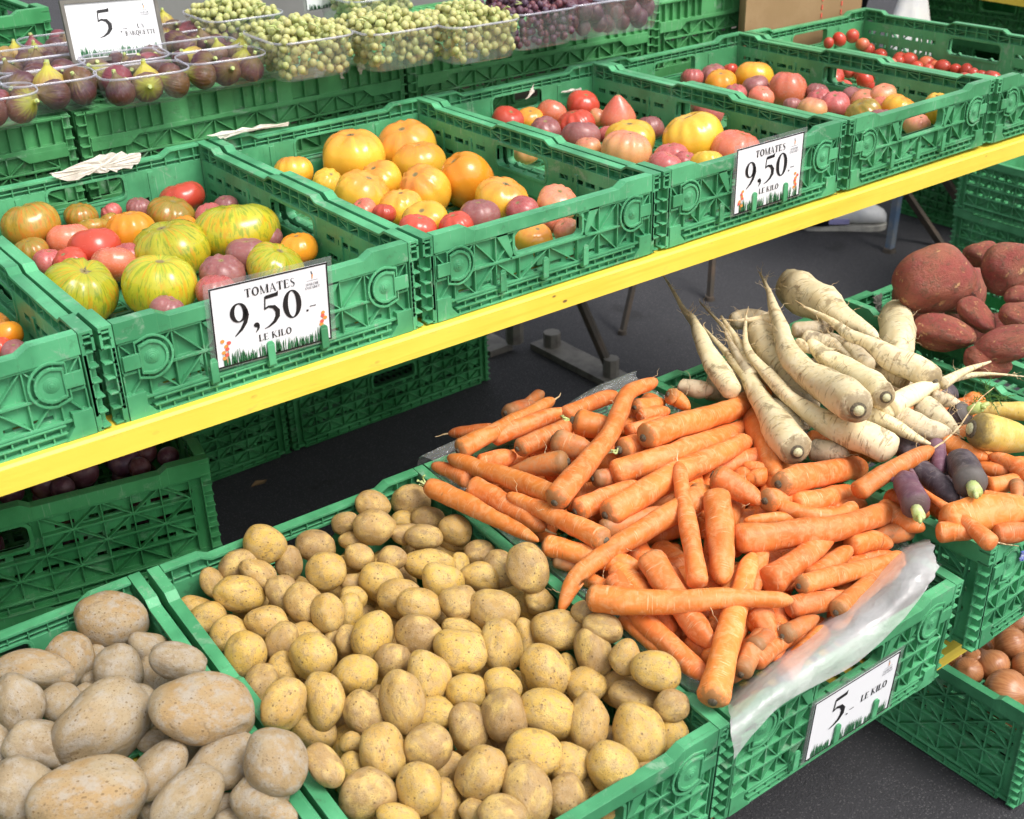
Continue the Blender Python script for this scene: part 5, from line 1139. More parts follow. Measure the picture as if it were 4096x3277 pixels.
def tomato_heap(i):
    x0 = i*PU; fr = tr(x0, 0, -HU); loc = rim_plane(fr, HU); items = []; base = -HU+0.009
    for q in TOMS[i]:
        r, x, y, a, ty = q[:5]; asp = q[5] if len(q) > 5 else 0.77
        p = px(r, x, y); z = -0.072
        for _ in range(6):
            P = on_plane(p, 2, z); kk = zk(r)*((P-CAM)@FWD)/FPX; rr = a*kk
            z = max(base+rr*asp*0.97, z)
        # a piece that would pass the crate wall sits higher on its neighbours
        for _ in range(30):
            P = on_plane(p, 2, z); lx, ly = P[0]-x0, P[1]
            if lx < T+rr*0.85 or lx > 0.4-T-rr*0.85 or ly > 0.6-T-rr*0.8: 
                if z < 0.0: z += 0.004
                else: break
            elif ly < T+rr*0.75 and z > base+rr*asp*0.97: z -= 0.003
            else: break
        kk = zk(r)*((P-CAM)@FWD)/FPX; items.append(dict(P=P, r=a*kk*(asp**0.34), a=a*kk, asp=asp, ty=ty, key=-p[1], push=0.0, max=0.012, px=p))
    relax(items, 40); th = []
    lims = (0.022, 0.032)
    for k, q in enumerate(items):
        rs = random.Random(i*50+k); A = q['a']; P = q['P'].copy()
        lx = P[0]-x0; P[0] = x0+min(max(lx, T+A*0.98), 0.4-T-A*0.98); P[1] = min(max(P[1], T+A*0.98), 0.6-T-A*0.98)
        if q['ty'] == 'PT':
            o = obj('tomato', raw_mesh('tomato', POINT, IF, TOM['S']), mw=Matrix.Translation(tuple(P)) @ (Euler((0.05, -0.1, 0)).to_matrix() @ Matrix.Diagonal((A, A, A*0.92))).to_4x4()); w = 'pointed orange-red'
        else:
            ty = q['ty']; tilt = Euler((rs.uniform(-0.1, 0.55), rs.uniform(-0.35, 0.35), rs.uniform(0, 6)))
            o = obj('tomato', tomato_mesh((k*3+i) % 8, ty), mw=Matrix.Translation(tuple(P)) @ (tilt.to_matrix() @ Matrix.Diagonal((A, A*rs.uniform(.94, 1.0), A*q['asp']))).to_4x4())
            if rs.random() < 0.75: obj('stem_scar', SCAR, o, Matrix.Translation((0, 0, TOPZ[(k*3+i) % 8]-0.03)))
            w = '%s %s' % (size_word(A, lims), TNAME[ty])
        tag(o, 'x', 'tomato', 'tomatoes of the upper crates'); th.append((o, P, w))
    rows_label(th, loc, max(1, round(len(th)/5)), '%s tomato, %s along the %s row, '+['cut-off crate', 'striped-tomato crate', 'golden-tomato crate', 'crate behind the small card', 'mauve-tomato crate'][i])
for i in TOMS: tomato_heap(i)
CH = [(305,390,80),(165,425,76),(50,465,60),(415,478,72),(570,520,77),(700,575,77),(900,615,78),(980,640,60),(1065,628,58),(1205,582,92),(1175,668,70),(1350,664,80),(1435,682,84),(1500,592,88),(1560,715,66),(1685,730,78),(1830,775,60),(1930,778,60),(1270,690,60),
      (150,692,84),(310,715,92),(480,725,76),(420,765,70),(500,795,70),(380,800,66),(260,780,70),(620,640,66),(800,660,66),(720,700,66),(560,800,66),(1000,720,66),(1120,760,66),(1600,800,66)]
x5 = 5*PU; th = []; its = []
for k, (x, y, a) in enumerate(CH):
    p = px('e', x, y); z = -0.095
    for _ in range(30):
        P = on_plane(p, 2, z)
        if P[1] > 0.56 or P[0] < x5+0.035: z += 0.003
        else: break
    kk = zk('e')*((P-CAM)@FWD)/FPX; its.append(dict(P=P, r=a*kk, key=-p[1], push=0, max=0.02, a=a*kk))
relax(its, 30)
for k, q in enumerate(its):
    rs = random.Random(k); P = q['P']; P[0] = min(max(P[0], x5+0.035), x5+0.37); P[1] = min(max(P[1], 0.035), 0.57)
    o = obj('cherry_tomato', CHO if k % 5 == 3 else CHM, mw=Matrix.Translation(tuple(P)) @ (Euler((rs.uniform(0,3), rs.uniform(0,3), 0)).to_matrix() @ Matrix.Diagonal((q['a']*.92,)*3)).to_4x4()); tag(o, 'x', 'tomato', 'cherry tomatoes')
    th.append((o, P, 'orange-red' if k % 5 == 3 else 'red'))
rows_label(th, rim_plane(tr(x5, 0, -HU), HU), 5, '%s cherry tomato, %s along the %s row of the farthest crate')
rs = random.Random(9)
for k in range(34):
    o = obj('cherry_tomato', CHM, mw=tr(x5+rs.uniform(.04,.36), rs.uniform(.05,.45), -HU+0.026, rs.uniform(0,6), rs.uniform(0,3)) @ Matrix.Scale(0.0175, 4)); tag(o, 'cherry tomato on the floor of the farthest crate', 'tomato', 'cherry tomatoes, lower layer')

# ------------------------------------------------------------------ punnets of figs and grapes
def tub(cx, cy, zb, lx, ly, h, rz, label, group, mat='tub'):
    """clear tub: rounded rectangle walls tapering down, rolled rim"""
    t = tag(empty('punnet', tr(cx, cy, zb, rz)), label, 'punnet', group)
    def ring(sx, sy, z, q, n=8):
        pts = []
        for ax, ay, s in ((1,1,0),(-1,1,1),(-1,-1,2),(1,-1,3)):
            for i in range(n): a = (s+i/(n-1))*PI/2; pts.append((ax*(sx-q)+q*math.cos(a), ay*(sy-q)+q*math.sin(a), z))
        return pts
    lev = [ring(lx*.36, ly*.36, 0.002, .02), ring(lx*.41, ly*.41, 0.003, .022), ring(lx*.425, ly*.425, 0.008, .024), ring(lx*.45, ly*.45, h*.5, .026), ring(lx*.48, ly*.48, h, .03)]
    n = len(lev[0]); vs = sum(lev, []); 
    for j in (2, 3, 4):                                  # fluted walls
        for i in range(n):
            x, y, z = vs[j*n+i]; f = 1+0.012*math.sin(i*PI/2+j*0)*(1 if j < 4 else 0); vs[j*n+i] = (x*f, y*f, z)
    fs = [tuple(range(n-1, -1, -1))]+[(j*n+i, j*n+(i+1) % n, (j+1)*n+(i+1) % n, (j+1)*n+i) for j in range(len(lev)-1) for i in range(n)]
    obj('tub_wall', raw_mesh('tub_wall', vs, fs, M[mat], True), t)
    r_in, r_out = ring(lx*.480, ly*.480, h, .03), ring(lx*.496, ly*.496, h, .034)
    vs = r_in+[(x, y, h+0.0016) for x, y, z in r_in]+[(x, y, h+0.0016) for x, y, z in r_out]+[(x, y, h-0.002) for x, y, z in r_out]
    fs = [(j*n+i, j*n+(i+1) % n, ((j+1) % 4)*n+(i+1) % n, ((j+1) % 4)*n+i) for j in range(4) for i in range(n)]
    obj('rim', raw_mesh('rim', vs, fs, M['tub_rim'], True), t)
    return t
FT = [('a',515,830,'fig punnet on the front edge left of the middle one'),('a',1525,755,'fig punnet in the middle of the front edge'),('b',490,595,'fig punnet next to the white grapes'),('a',415,690,'fig punnet behind the yellow fig'),('a',1335,610,'fig punnet standing against the price card'),
      (1,1240,285,'fig punnet behind the grape-side fig punnet'),(1,1190,165,'farthest fig punnet beside the card'),('a',640,415,'fig punnet half hidden behind the price card'),('a',330,575,'fig punnet in the rear row near the dark crate'),('a',-150,1010,'fig punnet cut by the picture edge')]
FH = 0.048; FTP = []
for r, x, y, lab in FT:
    P = on_plane(px(r, x, y), 2, ZB+0.004+FH); FTP.append(P); tub(P[0], P[1], ZB+0.004, 0.140, 0.100, FH, -0.12, lab.replace('left of the middle one', 'before the yellow fig'), 'fig punnets')
FG = [('a',230,930,150,'p',1),('a',540,915,172,'y',0),('a',860,880,160,'o',2),('a',630,815,110,'r',1),('a',1270,860,146,'r',1),('a',1580,850,138,'y',0),('a',1830,800,122,'p',2),('a',1480,745,132,'p',1),
      ('a',1200,650,135,'p',1),('a',1320,610,125,'o',0),('a',1580,560,115,'y',0),('a',1640,615,120,'p',1),('a',110,745,118,'p',1),('a',400,700,125,'p',0),('a',545,650,95,'p',1),('a',690,665,100,'p',1),
      ('a',50,610,105,'y',1),('a',170,590,105,'y',0),('a',400,590,100,'o',0),('a',640,410,92,'r',1),('a',0,1060,95,'r',1),
      ('b',190,620,118,'y',1),('b',325,690,135,'p',1),('b',480,580,110,'o',0),('b',715,570,138,'o',0),(1,1110,280,80,'p',1),(1,1170,300,75,'p',1),(1,1290,270,68,'p',0),(1,1440,245,68,'p',1),(1,1040,140,58,'y',0),(1,1100,190,64,'p',1),(1,1190,205,66,'r',1),(1,1258,180,56,'o',0),
      ('a',370,840,115,'p',1),('a',760,800,110,'p',2),('a',1390,730,105,'p',0),('a',1700,720,110,'p',1),('a',270,660,95,'p',1),('a',1450,560,100,'p',1),('a',1090,600,95,'p',2),('b',600,560,95,'p',1),('b',60,640,95,'p',2),('b',800,600,80,'p',1),
      ('a',280,590,90,'p',1),('a',520,560,85,'p',2),('a',720,420,80,'p',0),('a',-60,640,95,'p',1),('a',-90,1010,110,'p',2),(1,1370,180,60,'p',1),(1,1230,250,60,'p',2),(1,1360,280,60,'p',1)]
th = []; its = []
for k, (r, x, y, a, ty, pose) in enumerate(FG):
    P = on_plane(px(r, x, y), 2, ZB+0.036); kk = zk(r)*((P-CAM)@FWD)/FPX; A = a*kk; P = on_plane(px(r, x, y), 2, ZB+0.008+max(A, 0.026))
    rs = random.Random(k+70); rot = Euler((rs.uniform(-.2,.2), rs.uniform(-.25,.25), rs.uniform(0,6))) if pose == 0 else (Euler((rs.uniform(.9,1.5), 0, rs.uniform(-2,2))) if pose == 1 else Euler((-1.2, 0.4, rs.uniform(-.5,.5))))
    o = obj('fig', FIGM[ty], mw=Matrix.Translation(tuple(P)) @ (rot.to_matrix() @ Matrix.Diagonal((A*1.12, A*1.12, A*1.05))).to_4x4()); obj('stem', FSTEM, o)
    tag(o, 'x', 'fig', 'figs'); th.append((o, P, '%s fig %s' % (FNAME[ty], ['upright', 'lying', 'tipped'][pose])))
ex_ = [np.array(P) for _, P, _w in th]
for n_, C0 in enumerate(FTP):                              # the punnets are packed: more figs between the big ones
    for k in range(6):
        rs = random.Random(n_*10+k); lx_, ly_ = (k % 3-1)*0.042, (k//3-0.5)*0.044; P = np.array([C0[0]+lx_*math.cos(-.12)-ly_*math.sin(-.12), C0[1]+lx_*math.sin(-.12)+ly_*math.cos(-.12), ZB+0.030])
        if any(np.linalg.norm(P-q) < 0.034 for q in ex_): continue
        ty = 'ppropo'[rs.randrange(6)]; pose = rs.randrange(3); A = rs.uniform(0.021, 0.024); ex_.append(P)
        rot = Euler((rs.uniform(-.4,.4), rs.uniform(-.4,.4), rs.uniform(0,6))) if pose == 0 else Euler((rs.uniform(.8,1.5), 0, rs.uniform(-3,3)))
        o = obj('fig', FIGM[ty], mw=Matrix.Translation(tuple(P)) @ (rot.to_matrix() @ Matrix.Scale(A, 3)).to_4x4()); obj('stem', FSTEM, o)
        tag(o, 'x', 'fig', 'figs'); th.append((o, P, '%s fig %s' % (FNAME[ty], ['upright', 'lying', 'lying'][pose])))
rows_label(th, rim_plane(tr(0, YB, 0), 0), 7, '%s, %s along the %s row of the fig punnets')
GT = [('b',1325,350,'white grapes in the punnet beside the figs','grape_white'),(2,275,150,'white grapes in the middle punnet','grape_white'),(2,775,110,'white grapes in the punnet next to the dark ones','grape_white'),(2,1150,35,'dark grapes in the punnet past the white ones','grape_black'),
      ('b',620,130,'white grapes in the second row above the figs','grape_white'),(2,1480,-20,'dark plums punnet at the top edge','grape_black'),(2,150,-40,'white grapes in the rear punnet behind the card','grape_white'),(2,1700,-50,'dark fruit punnet farthest along the row','grape_black')]
GH = 0.066
for k, (r, x, y, lab, mat) in enumerate(GT):
    P = on_plane(px(r, x, y), 2, ZB+0.004+GH); yc = P[1]; big = k in (5, 7)
    tub(P[0], yc, ZB+0.004, 0.150, 0.165, GH, -0.06, ['clear punnet of white grapes beside the figs','clear punnet of white grapes in the middle','clear punnet of white grapes touching the dark grapes','clear punnet of dark grapes','clear punnet of white grapes in the second row','clear punnet of plums at the top edge','clear punnet of white grapes behind the white card','clear punnet of dark fruit farthest along'][k], 'grape punnets', 'tub_milky')
    t = tag(empty('grape_bunch' if not big else 'plum_bunch', tr(P[0], yc, ZB+0.004, -0.06)), lab, 'grapes' if not big else 'plums', 'fruit in the punnets')
    rs = random.Random(k+33); pts = []; R0 = 0.0069 if not big else 0.017; me = {'grape_white': GRW, 'grape_black': GRB}[mat] if not big else PLM
    tries = 0
    while len(pts) < (296 if not big else 26) and tries < 30000:
        tries += 1; a, b, c = rs.uniform(-1, 1), rs.uniform(-1, 1), rs.uniform(0, 1)
        hh = GH+0.024*(1-0.85*max(abs(a), abs(b))**2)-R0*0.6; z = R0+0.004+c*(hh-R0); f = 0.425+0.055*min(1, z/GH)
        q = np.array([a*(0.150*f-R0), b*(0.165*f-R0), z])
        if abs(a) < 0.72 and b > -0.72 and z < GH*0.75: continue                       # hidden core stays empty
        if b > 0.35 and z < GH*0.8: continue                                           # so does the far wall below the rim
        if not pts or ((np.array(pts)-q)**2).sum(1).min() > (R0*1.45)**2: pts.append(q)
    for q in pts:
        s = R0*rs.uniform(0.86, 1.06); obj('grape' if not big else 'plum', me, t, tr(*q, rs.uniform(0, 6)) @ Matrix.Diagonal((s, s, s*1.06, 1)))
    for s in range(5):
        mb = MB(); p = Vector((rs.uniform(-.05,.05), rs.uniform(-.06,.04), GH+0.012))
        for z_ in range(3): q2 = p+Vector((rs.uniform(-.015,.015), rs.uniform(-.015,.015), rs.uniform(0,.008))); mb.tube(p, q2, 0.0013, 0.0011, 5); p = q2
        obj('stalk', mb.mesh('stalk', M['stem_green'], True), t)

# ------------------------------------------------------------------ price cards: serif lettering drawn as strokes
class Pen:
    def __init__(s, z=0.0006): s.v = []; s.f = []; s.z = z
    def poly(s, pts): o = len(s.v); s.v += [(x, y, s.z) for x, y in pts]; s.f.append(tuple(range(o, o+len(pts))))
    def line(s, x0, y0, x1, y1, w):
        L = math.hypot(x1-x0, y1-y0) or 1; nx, ny = -(y1-y0)/L*w/2, (x1-x0)/L*w/2; s.poly([(x0-nx,y0-ny),(x1-nx,y1-ny),(x1+nx,y1+ny),(x0+nx,y0+ny)])
    def arc(s, cx, cy, rx, ry, a0, a1, tk, tn, n=22):
        for i in range(n):
            a, b = a0+(a1-a0)*i/n, a0+(a1-a0)*(i+1)/n
            s.poly([(cx+rx*math.cos(a), cy+ry*math.sin(a)), (cx+rx*math.cos(b), cy+ry*math.sin(b)), (cx+(rx-tk)*math.cos(b), cy+(ry-tn)*math.sin(b)), (cx+(rx-tk)*math.cos(a), cy+(ry-tn)*math.sin(a))])
    def taper(s, pts):
        """pts: (x, y, width)"""
        L, Rr = [], []
        for i, (x, y, w) in enumerate(pts):
            a = pts[max(0, i-1)]; b = pts[min(len(pts)-1, i+1)]; d = math.hypot(b[0]-a[0], b[1]-a[1]) or 1; nx, ny = -(b[1]-a[1])/d, (b[0]-a[0])/d
            L.append((x+nx*w/2, y+ny*w/2)); Rr.append((x-nx*w/2, y-ny*w/2))
        for i in range(len(pts)-1): s.poly([L[i], L[i+1], Rr[i+1], Rr[i]])
TKN, THN = 0.175, 0.065
def glyph(pn, ch, x, y, h):
    """draws one capital or numeral with its lower left at x, y; returns its advance"""
    q = Pen(pn.z)
    def stem(u, y0=0, y1=1, w=TKN, serif=(1, 1)):
        q.line(u, y0, u, y1, w)
        if serif[0]: q.line(u-w*0.5-0.07, y0+0.018, u+w*0.5+0.07, y0+0.018, 0.036)
        if serif[1]: q.line(u-w*0.5-0.07, y1-0.018, u+w*0.5+0.07, y1-0.018, 0.036)
    adv = 0.8
    if ch == 'T': stem(0.38, 0, 1, serif=(1, 0)); q.line(0.02, 0.97, 0.74, 0.97, 0.05); q.poly([(0.02,0.97),(0.02,0.78),(0.05,0.78),(0.12,0.95)]); q.poly([(0.74,0.97),(0.74,0.78),(0.71,0.78),(0.64,0.95)]); adv = 0.80
    elif ch == 'O': q.arc(0.45, 0.5, 0.43, 0.52, 0, 2*PI, TKN, THN, 30); adv = 0.94
    elif ch == 'Q': q.arc(0.45, 0.5, 0.43, 0.52, 0, 2*PI, TKN, THN, 30); q.taper([(0.42,0.02,0.03),(0.6,-0.12,0.10),(0.85,-0.2,0.08),(1.0,-0.16,0.02)]); adv = 0.96
    elif ch == 'C': q.arc(0.45, 0.5, 0.43, 0.52, 0.75, 2*PI-0.75, TKN, THN); q.poly([(0.76,0.86),(0.80,0.98),(0.80,0.70),(0.77,0.72)]); adv = 0.88
    elif ch == 'M': stem(0.12, 0, 1, 0.05); stem(0.93, 0, 1, TKN); q.taper([(0.12,1,0.13),(0.5,0.02,0.11)]); q.taper([(0.52,0.02,0.04),(0.90,0.98,0.05)]); adv = 1.1
    elif ch == 'A': q.taper([(0.40,1.0,0.10),(0.72,0.02,0.14)]); q.taper([(0.40,0.98,0.04),(0.10,0.02,0.05)]); q.line(0.2, 0.33, 0.62, 0.33, 0.045); q.line(0.0,0.018,0.22,0.018,0.036); q.line(0.56,0.018,0.88,0.018,0.036); adv = 0.88
    elif ch in 'EÉ':
        stem(0.16); q.line(0.16,0.97,0.62,0.97,0.05); q.line(0.16,0.03,0.66,0.03,0.05); q.line(0.2,0.51,0.5,0.51,0.045); q.poly([(0.62,0.97),(0.62,0.78),(0.59,0.78),(0.54,0.95)]); q.poly([(0.66,0.03),(0.68,0.24),(0.65,0.24),(0.56,0.05)]); q.line(0.49,0.42,0.49,0.60,0.03); adv = 0.74
        if ch == 'É': q.taper([(0.34,1.08,0.03),(0.52,1.22,0.09)])
    elif ch == 'S':
        q.taper([(0.54,0.80,0.03),(0.48,0.93,0.045),(0.32,0.985,0.05),(0.17,0.92,0.09),(0.12,0.77,0.12),(0.19,0.63,0.14),(0.34,0.51,0.15),(0.48,0.39,0.14),(0.53,0.24,0.12),(0.46,0.08,0.09),(0.30,0.012,0.05),(0.14,0.07,0.045),(0.07,0.22,0.03)]); adv = 0.66
    elif ch == 'L': stem(0.16); q.line(0.16,0.03,0.66,0.03,0.05); q.poly([(0.66,0.03),(0.69,0.27),(0.66,0.27),(0.56,0.05)]); adv = 0.72
    elif ch == 'K': stem(0.16); q.taper([(0.24,0.46,0.04),(0.66,0.97,0.045)]); q.taper([(0.34,0.56,0.12),(0.74,0.02,0.13)]); q.line(0.54,0.982,0.80,0.982,0.036); q.line(0.62,0.018,0.90,0.018,0.036); adv = 0.90
    elif ch == 'I': stem(0.2); adv = 0.42
    elif ch == 'B': stem(0.16); q.arc(0.22,0.75,0.34,0.25,-PI/2,PI/2,0.12,0.045,12); q.arc(0.22,0.26,0.40,0.27,-PI/2,PI/2,0.13,0.045,12); adv = 0.74
    elif ch == 'R': stem(0.16); q.arc(0.22,0.73,0.36,0.27,-PI/2,PI/2,0.12,0.045,12); q.taper([(0.38,0.48,0.11),(0.72,0.02,0.13)]); q.line(0.62,0.018,0.86,0.018,0.036); adv = 0.84
    elif ch == 'U': stem(0.17,0.3,1,serif=(0,1)); stem(0.75,0.3,1,0.05,(0,1)); q.arc(0.46,0.3,0.355,0.31,PI,2*PI,TKN*0.7,0.05,14); adv = 0.92
    elif ch == 'N': stem(0.14,0,1,0.05); stem(0.80,0,1,0.05); q.taper([(0.12,1,0.13),(0.80,0.0,0.12)]); adv = 0.96
    elif ch == 'D': stem(0.16); q.arc(0.24,0.5,0.58,0.5,-PI/2,PI/2,TKN,0.045,18); adv = 0.90
    elif ch == 'H': stem(0.16); stem(0.76); q.line(0.16,0.51,0.76,0.51,0.045); adv = 0.94
    elif ch == '0': q.arc(0.32, 0.5, 0.31, 0.52, 0, 2*PI, 0.17, 0.05, 30); adv = 0.70
    elif ch == '9':
        q.arc(0.30, 0.66, 0.28, 0.35, 0, 2*PI, 0.145, 0.05, 28); q.taper([(0.52,0.74,0.13),(0.55,0.52,0.145),(0.48,0.26,0.13),(0.34,0.04,0.10),(0.12,-0.16,0.03)]); adv = 0.66
    elif ch == '5':
        q.line(0.17, 0.97, 0.56, 1.0, 0.13); q.poly([(0.52,1.06),(0.60,1.12),(0.58,0.93),(0.50,0.94)]); q.taper([(0.155,1.0,0.04),(0.12,0.55,0.045)])
        q.taper([(0.10,0.55,0.05),(0.24,0.62,0.08),(0.42,0.57,0.13),(0.53,0.40,0.16),(0.52,0.20,0.155),(0.40,0.02,0.11),(0.22,-0.10,0.06),(0.06,-0.15,0.02)]); adv = 0.68
    elif ch == ',': q.arc(0.14, 0.07, 0.09, 0.09, 0, 2*PI, 0.09, 0.09, 14); q.taper([(0.20,0.06,0.10),(0.19,-0.08,0.07),(0.10,-0.20,0.02)]); adv = 0.30
    elif ch == '.': q.arc(0.10, 0.06, 0.07, 0.07, 0, 2*PI, 0.07, 0.07, 14); adv = 0.22
    elif ch == '-': q.line(0.02, 0.30, 0.36, 0.30, 0.055); adv = 0.42
    elif ch == ' ': adv = 0.36
    for f in q.f:
        o = len(pn.v); pn.v += [(x+q.v[i][0]*h, y+q.v[i][1]*h, pn.z) for i in f]; pn.f.append(tuple(range(o, o+len(f))))
    return adv*h
def text(pn, s, cx, y, h, space=0.0, align='c'):
    global TKN, THN
    TKN, THN = (0.175, 0.065) if h > 0.014 else (0.20, 0.10)
    w = sum(glyph(Pen(), c, 0, 0, h)+space*h for c in s); x = cx-w/2 if align == 'c' else cx
    for c in s: x += glyph(pn, c, x, y, h)+space*h
    return w
def card(corners, label, lines, logo=(0.86, 0.86), grass=True, flowers=True, frame=None, sleeve=True, name='price_card'):
    """corners: top left, top right, bottom left (world). Card unit: 1 wide, hgt tall."""
    tl, trr, bl = [Vector(tuple(c)) for c in corners]; ex = (trr-tl); w = ex.length; ex.normalize(); ey = (tl-bl); hgt = ey.length; ey = (ey-ex*ey.dot(ex)).normalized(); ez = ex.cross(ey)
    mw = Matrix(((ex.x,ey.x,ez.x,bl.x),(ex.y,ey.y,ez.y,bl.y),(ex.z,ey.z,ez.z,bl.z),(0,0,0,1))); H = hgt/w; hh = H*w
    t = tag(empty(name, mw), label, 'price card')
    mb = MB(); mb.bxyz(0, w, 0, hh, -0.0006, 0); obj('card', mb.mesh('card', M['paper']), t)
    b = Pen(0.0004); e = 0.013*w
    for a in ((0,e/2,w,e/2),(0,hh-e/2,w,hh-e/2),(e/2,e,e/2,hh-e),(w-e/2,e,w-e/2,hh-e)): b.line(*a, e)
    if not frame: obj('border', raw_mesh('border', b.v, b.f, M['ink'], False), t)
    else:
        mb = MB(); f = 0.006
        for x0, x1, y0, y1 in ((-f, w+f, -f, 0), (-f, w+f, hh, hh+f), (-f, 0, 0, hh), (w, w+f, 0, hh)): mb.bxyz(x0, x1, y0, y1, -0.004, 0.003)
        obj('frame', mb.mesh('frame', M['steel']), t)
    for s, u, v, h, sp, xs in lines:
        pn = Pen(0.0007); text(pn, s, 0, v*hh, h*hh, sp); pn.v = [(u*w+x*xs, y, z) for x, y, z in pn.v]; pn.f and obj('lettering', raw_mesh('lettering', pn.v, pn.f, M['ink'], False), t)
    if logo:
        pn = Pen(0.0007); u, v = logo; text(pn, 'MARCHÉ', u*w, (v-0.10)*hh, 0.032*hh, 0.05); text(pn, 'CUENDET', u*w, (v-0.145)*hh, 0.032*hh, 0.05); pn.line(u*w-0.05*w, (v-0.04)*hh, u*w+0.05*w, (v-0.04)*hh, 0.0004); obj('lettering', raw_mesh('lettering', pn.v, pn.f, M['grey_ink'], False), t)
        pn = Pen(0.0007); pn.taper([(u*w, (v-0.025)*hh, 0.0005), (u*w+0.0005, (v+0.03)*hh, 0.0022)]); obj('carrot_print', raw_mesh('carrot_print', pn.v, pn.f, M['orange_ink'], False), t)
        pn = Pen(0.0007); pn.taper([(u*w+0.0005, (v+0.032)*hh, 0.0012), (u*w-0.001, (v+0.08)*hh, 0.0008)]); obj('leaf_print', raw_mesh('leaf_print', pn.v, pn.f, M['ink'], False), t)
    rs = random.Random(len(label))
    if grass:
        pn = Pen(0.0006)
        for k in range(150):
            x = rs.uniform(0.06, 0.95)*w; g_ = (0.07+0.11*abs(math.sin(x/w*7+1))*rs.random()+0.05*rs.random())*hh; l = rs.uniform(-.012,.012)*w; pn.taper([(x, e, 0.0012), (x+l*.4, e+g_*.55, 0.0010), (x+l, e+g_, 0.0002)])
        obj('grass_print', raw_mesh('grass_print', pn.v, pn.f, M['grass_ink'], False), t)
    if flowers:
        for u, v0, n in ((0.09, 0.10, 7), (0.925, 0.14, 7)):
            pr_, po = Pen(0.0009), Pen(0.0008); po.taper([(u*w, v0*hh-0.004, 0.0006), (u*w+0.0015, (v0+0.22)*hh, 0.0005)])
            for k in range(n): (pr_ if k % 2 else po).arc(u*w+rs.uniform(-.028,.028)*w, (v0+0.02+0.25*k/n)*hh, 0.0026, 0.0023, 0, 2*PI, 0.0026, 0.0023, 10)
            obj('tomato_print', raw_mesh('tomato_print', pr_.v, pr_.f, M['red_ink'], False), t); obj('tomato_print', raw_mesh('tomato_print', po.v, po.f, M['orange_ink'], False), t)
    if sleeve:
        mb = MB(); m_ = 0.006                            # clear margin of the pocket around the card
        for x0, x1, y0_, y1 in ((-m_, w+m_, -m_*.3, -0.0003), (-m_, w+m_, hh+0.0003, hh+m_), (-m_, -0.0003, -0.0003, hh+0.0003), (w+0.0003, w+m_, -0.0003, hh+0.0003)): mb.bxyz(x0, x1, y0_, y1, -0.0006, 0.0004)
        obj('sleeve', mb.mesh('sleeve', M['sleeve']), t)
    return t
L95 = [('TOMATES', 0.50, 0.80, 0.105, 0.06, 1.0), ('9,50', 0.46, 0.41, 0.345, 0.03, 1.15), ('.-', 0.835, 0.44, 0.19, 0.0, 1.3), ('LE KILO', 0.51, 0.215, 0.085, 0.06, 1.0)]
def on_y(r, x, y, Y): return on_plane(px(r, x, y), 1, Y)
def on_front(fr, r, x, y, off):
    """meets the outer face of a crate's near end wall, off in front of it"""
    o_ = np.array(fr @ Vector((0, -off, 0))); nrm = np.array(fr.to_3x3() @ Vector((0, -1, 0))); d = ray(px(r, x, y)); return CAM+d*(((o_-CAM)@nrm)/(d@nrm))
U0 = tr(0, 0, -HU)
c1 = [on_front(U0,4,1320,105,0.0029), on_front(U0,4,2068,-70,0.0029), on_front(U0,4,1372,612,0.0029)]
card(c1, 'large price card TOMATES 9,50 in front of the striped tomatoes', L95)
c2 = [on_front(U0,3,352,945,0.0029), on_front(U0,3,775,828,0.0029), on_front(U0,3,320,1362,0.0029)]
card(c2, 'smaller price card TOMATES 9,50 farther along the board', L95)
fcr = FR['carrot']
c3 = [on_front(fcr,9,838,1000,0.0029), on_front(fcr,9,1378,662,0.0029), on_front(fcr,9,768,1366,0.0029)]
card(c3, 'price card 5 francs le kilo on the carrot crate', [('5', 0.31, 0.42, 0.42, 0, 1.15), ('.-', 0.465, 0.42, 0.20, 0, 1.3), ('LE KILO', 0.745, 0.49, 0.115, 0.08, 0.84)], (0.87, 0.88), True, False)
YS = 0.87
c4 = [on_y('a',655,52,YS), on_y('a',1622,-20,YS), on_y('a',812,650,YS-0.02)]
card(c4, 'framed price card 5 francs la barquette behind the figs', [('5', 0.40, 0.42, 0.42, 0, 1.2), ('.-', 0.60, 0.42, 0.20, 0, 1.3), ('LA', 0.80, 0.47, 0.085, 0.06, 1.0), ('BARQUETTE', 0.785, 0.35, 0.085, 0.02, 0.95)], (0.87, 0.84), True, False, frame=True, sleeve=False)
YS = 0.98
a_, b_, d_ = on_y('b',1420,120,YS), on_y('b',1930,45,YS), on_y('b',1360,-160,YS)
card([d_, (d_[0]+(b_[0]-a_[0])*1.05, d_[1], d_[2]), a_], 'white price card cut by the top edge among the grapes', [('5', 0.40, 0.42, 0.40, 0, 1.2), ('.-', 0.60, 0.42, 0.24, 0, 1.3)], None, True, False)

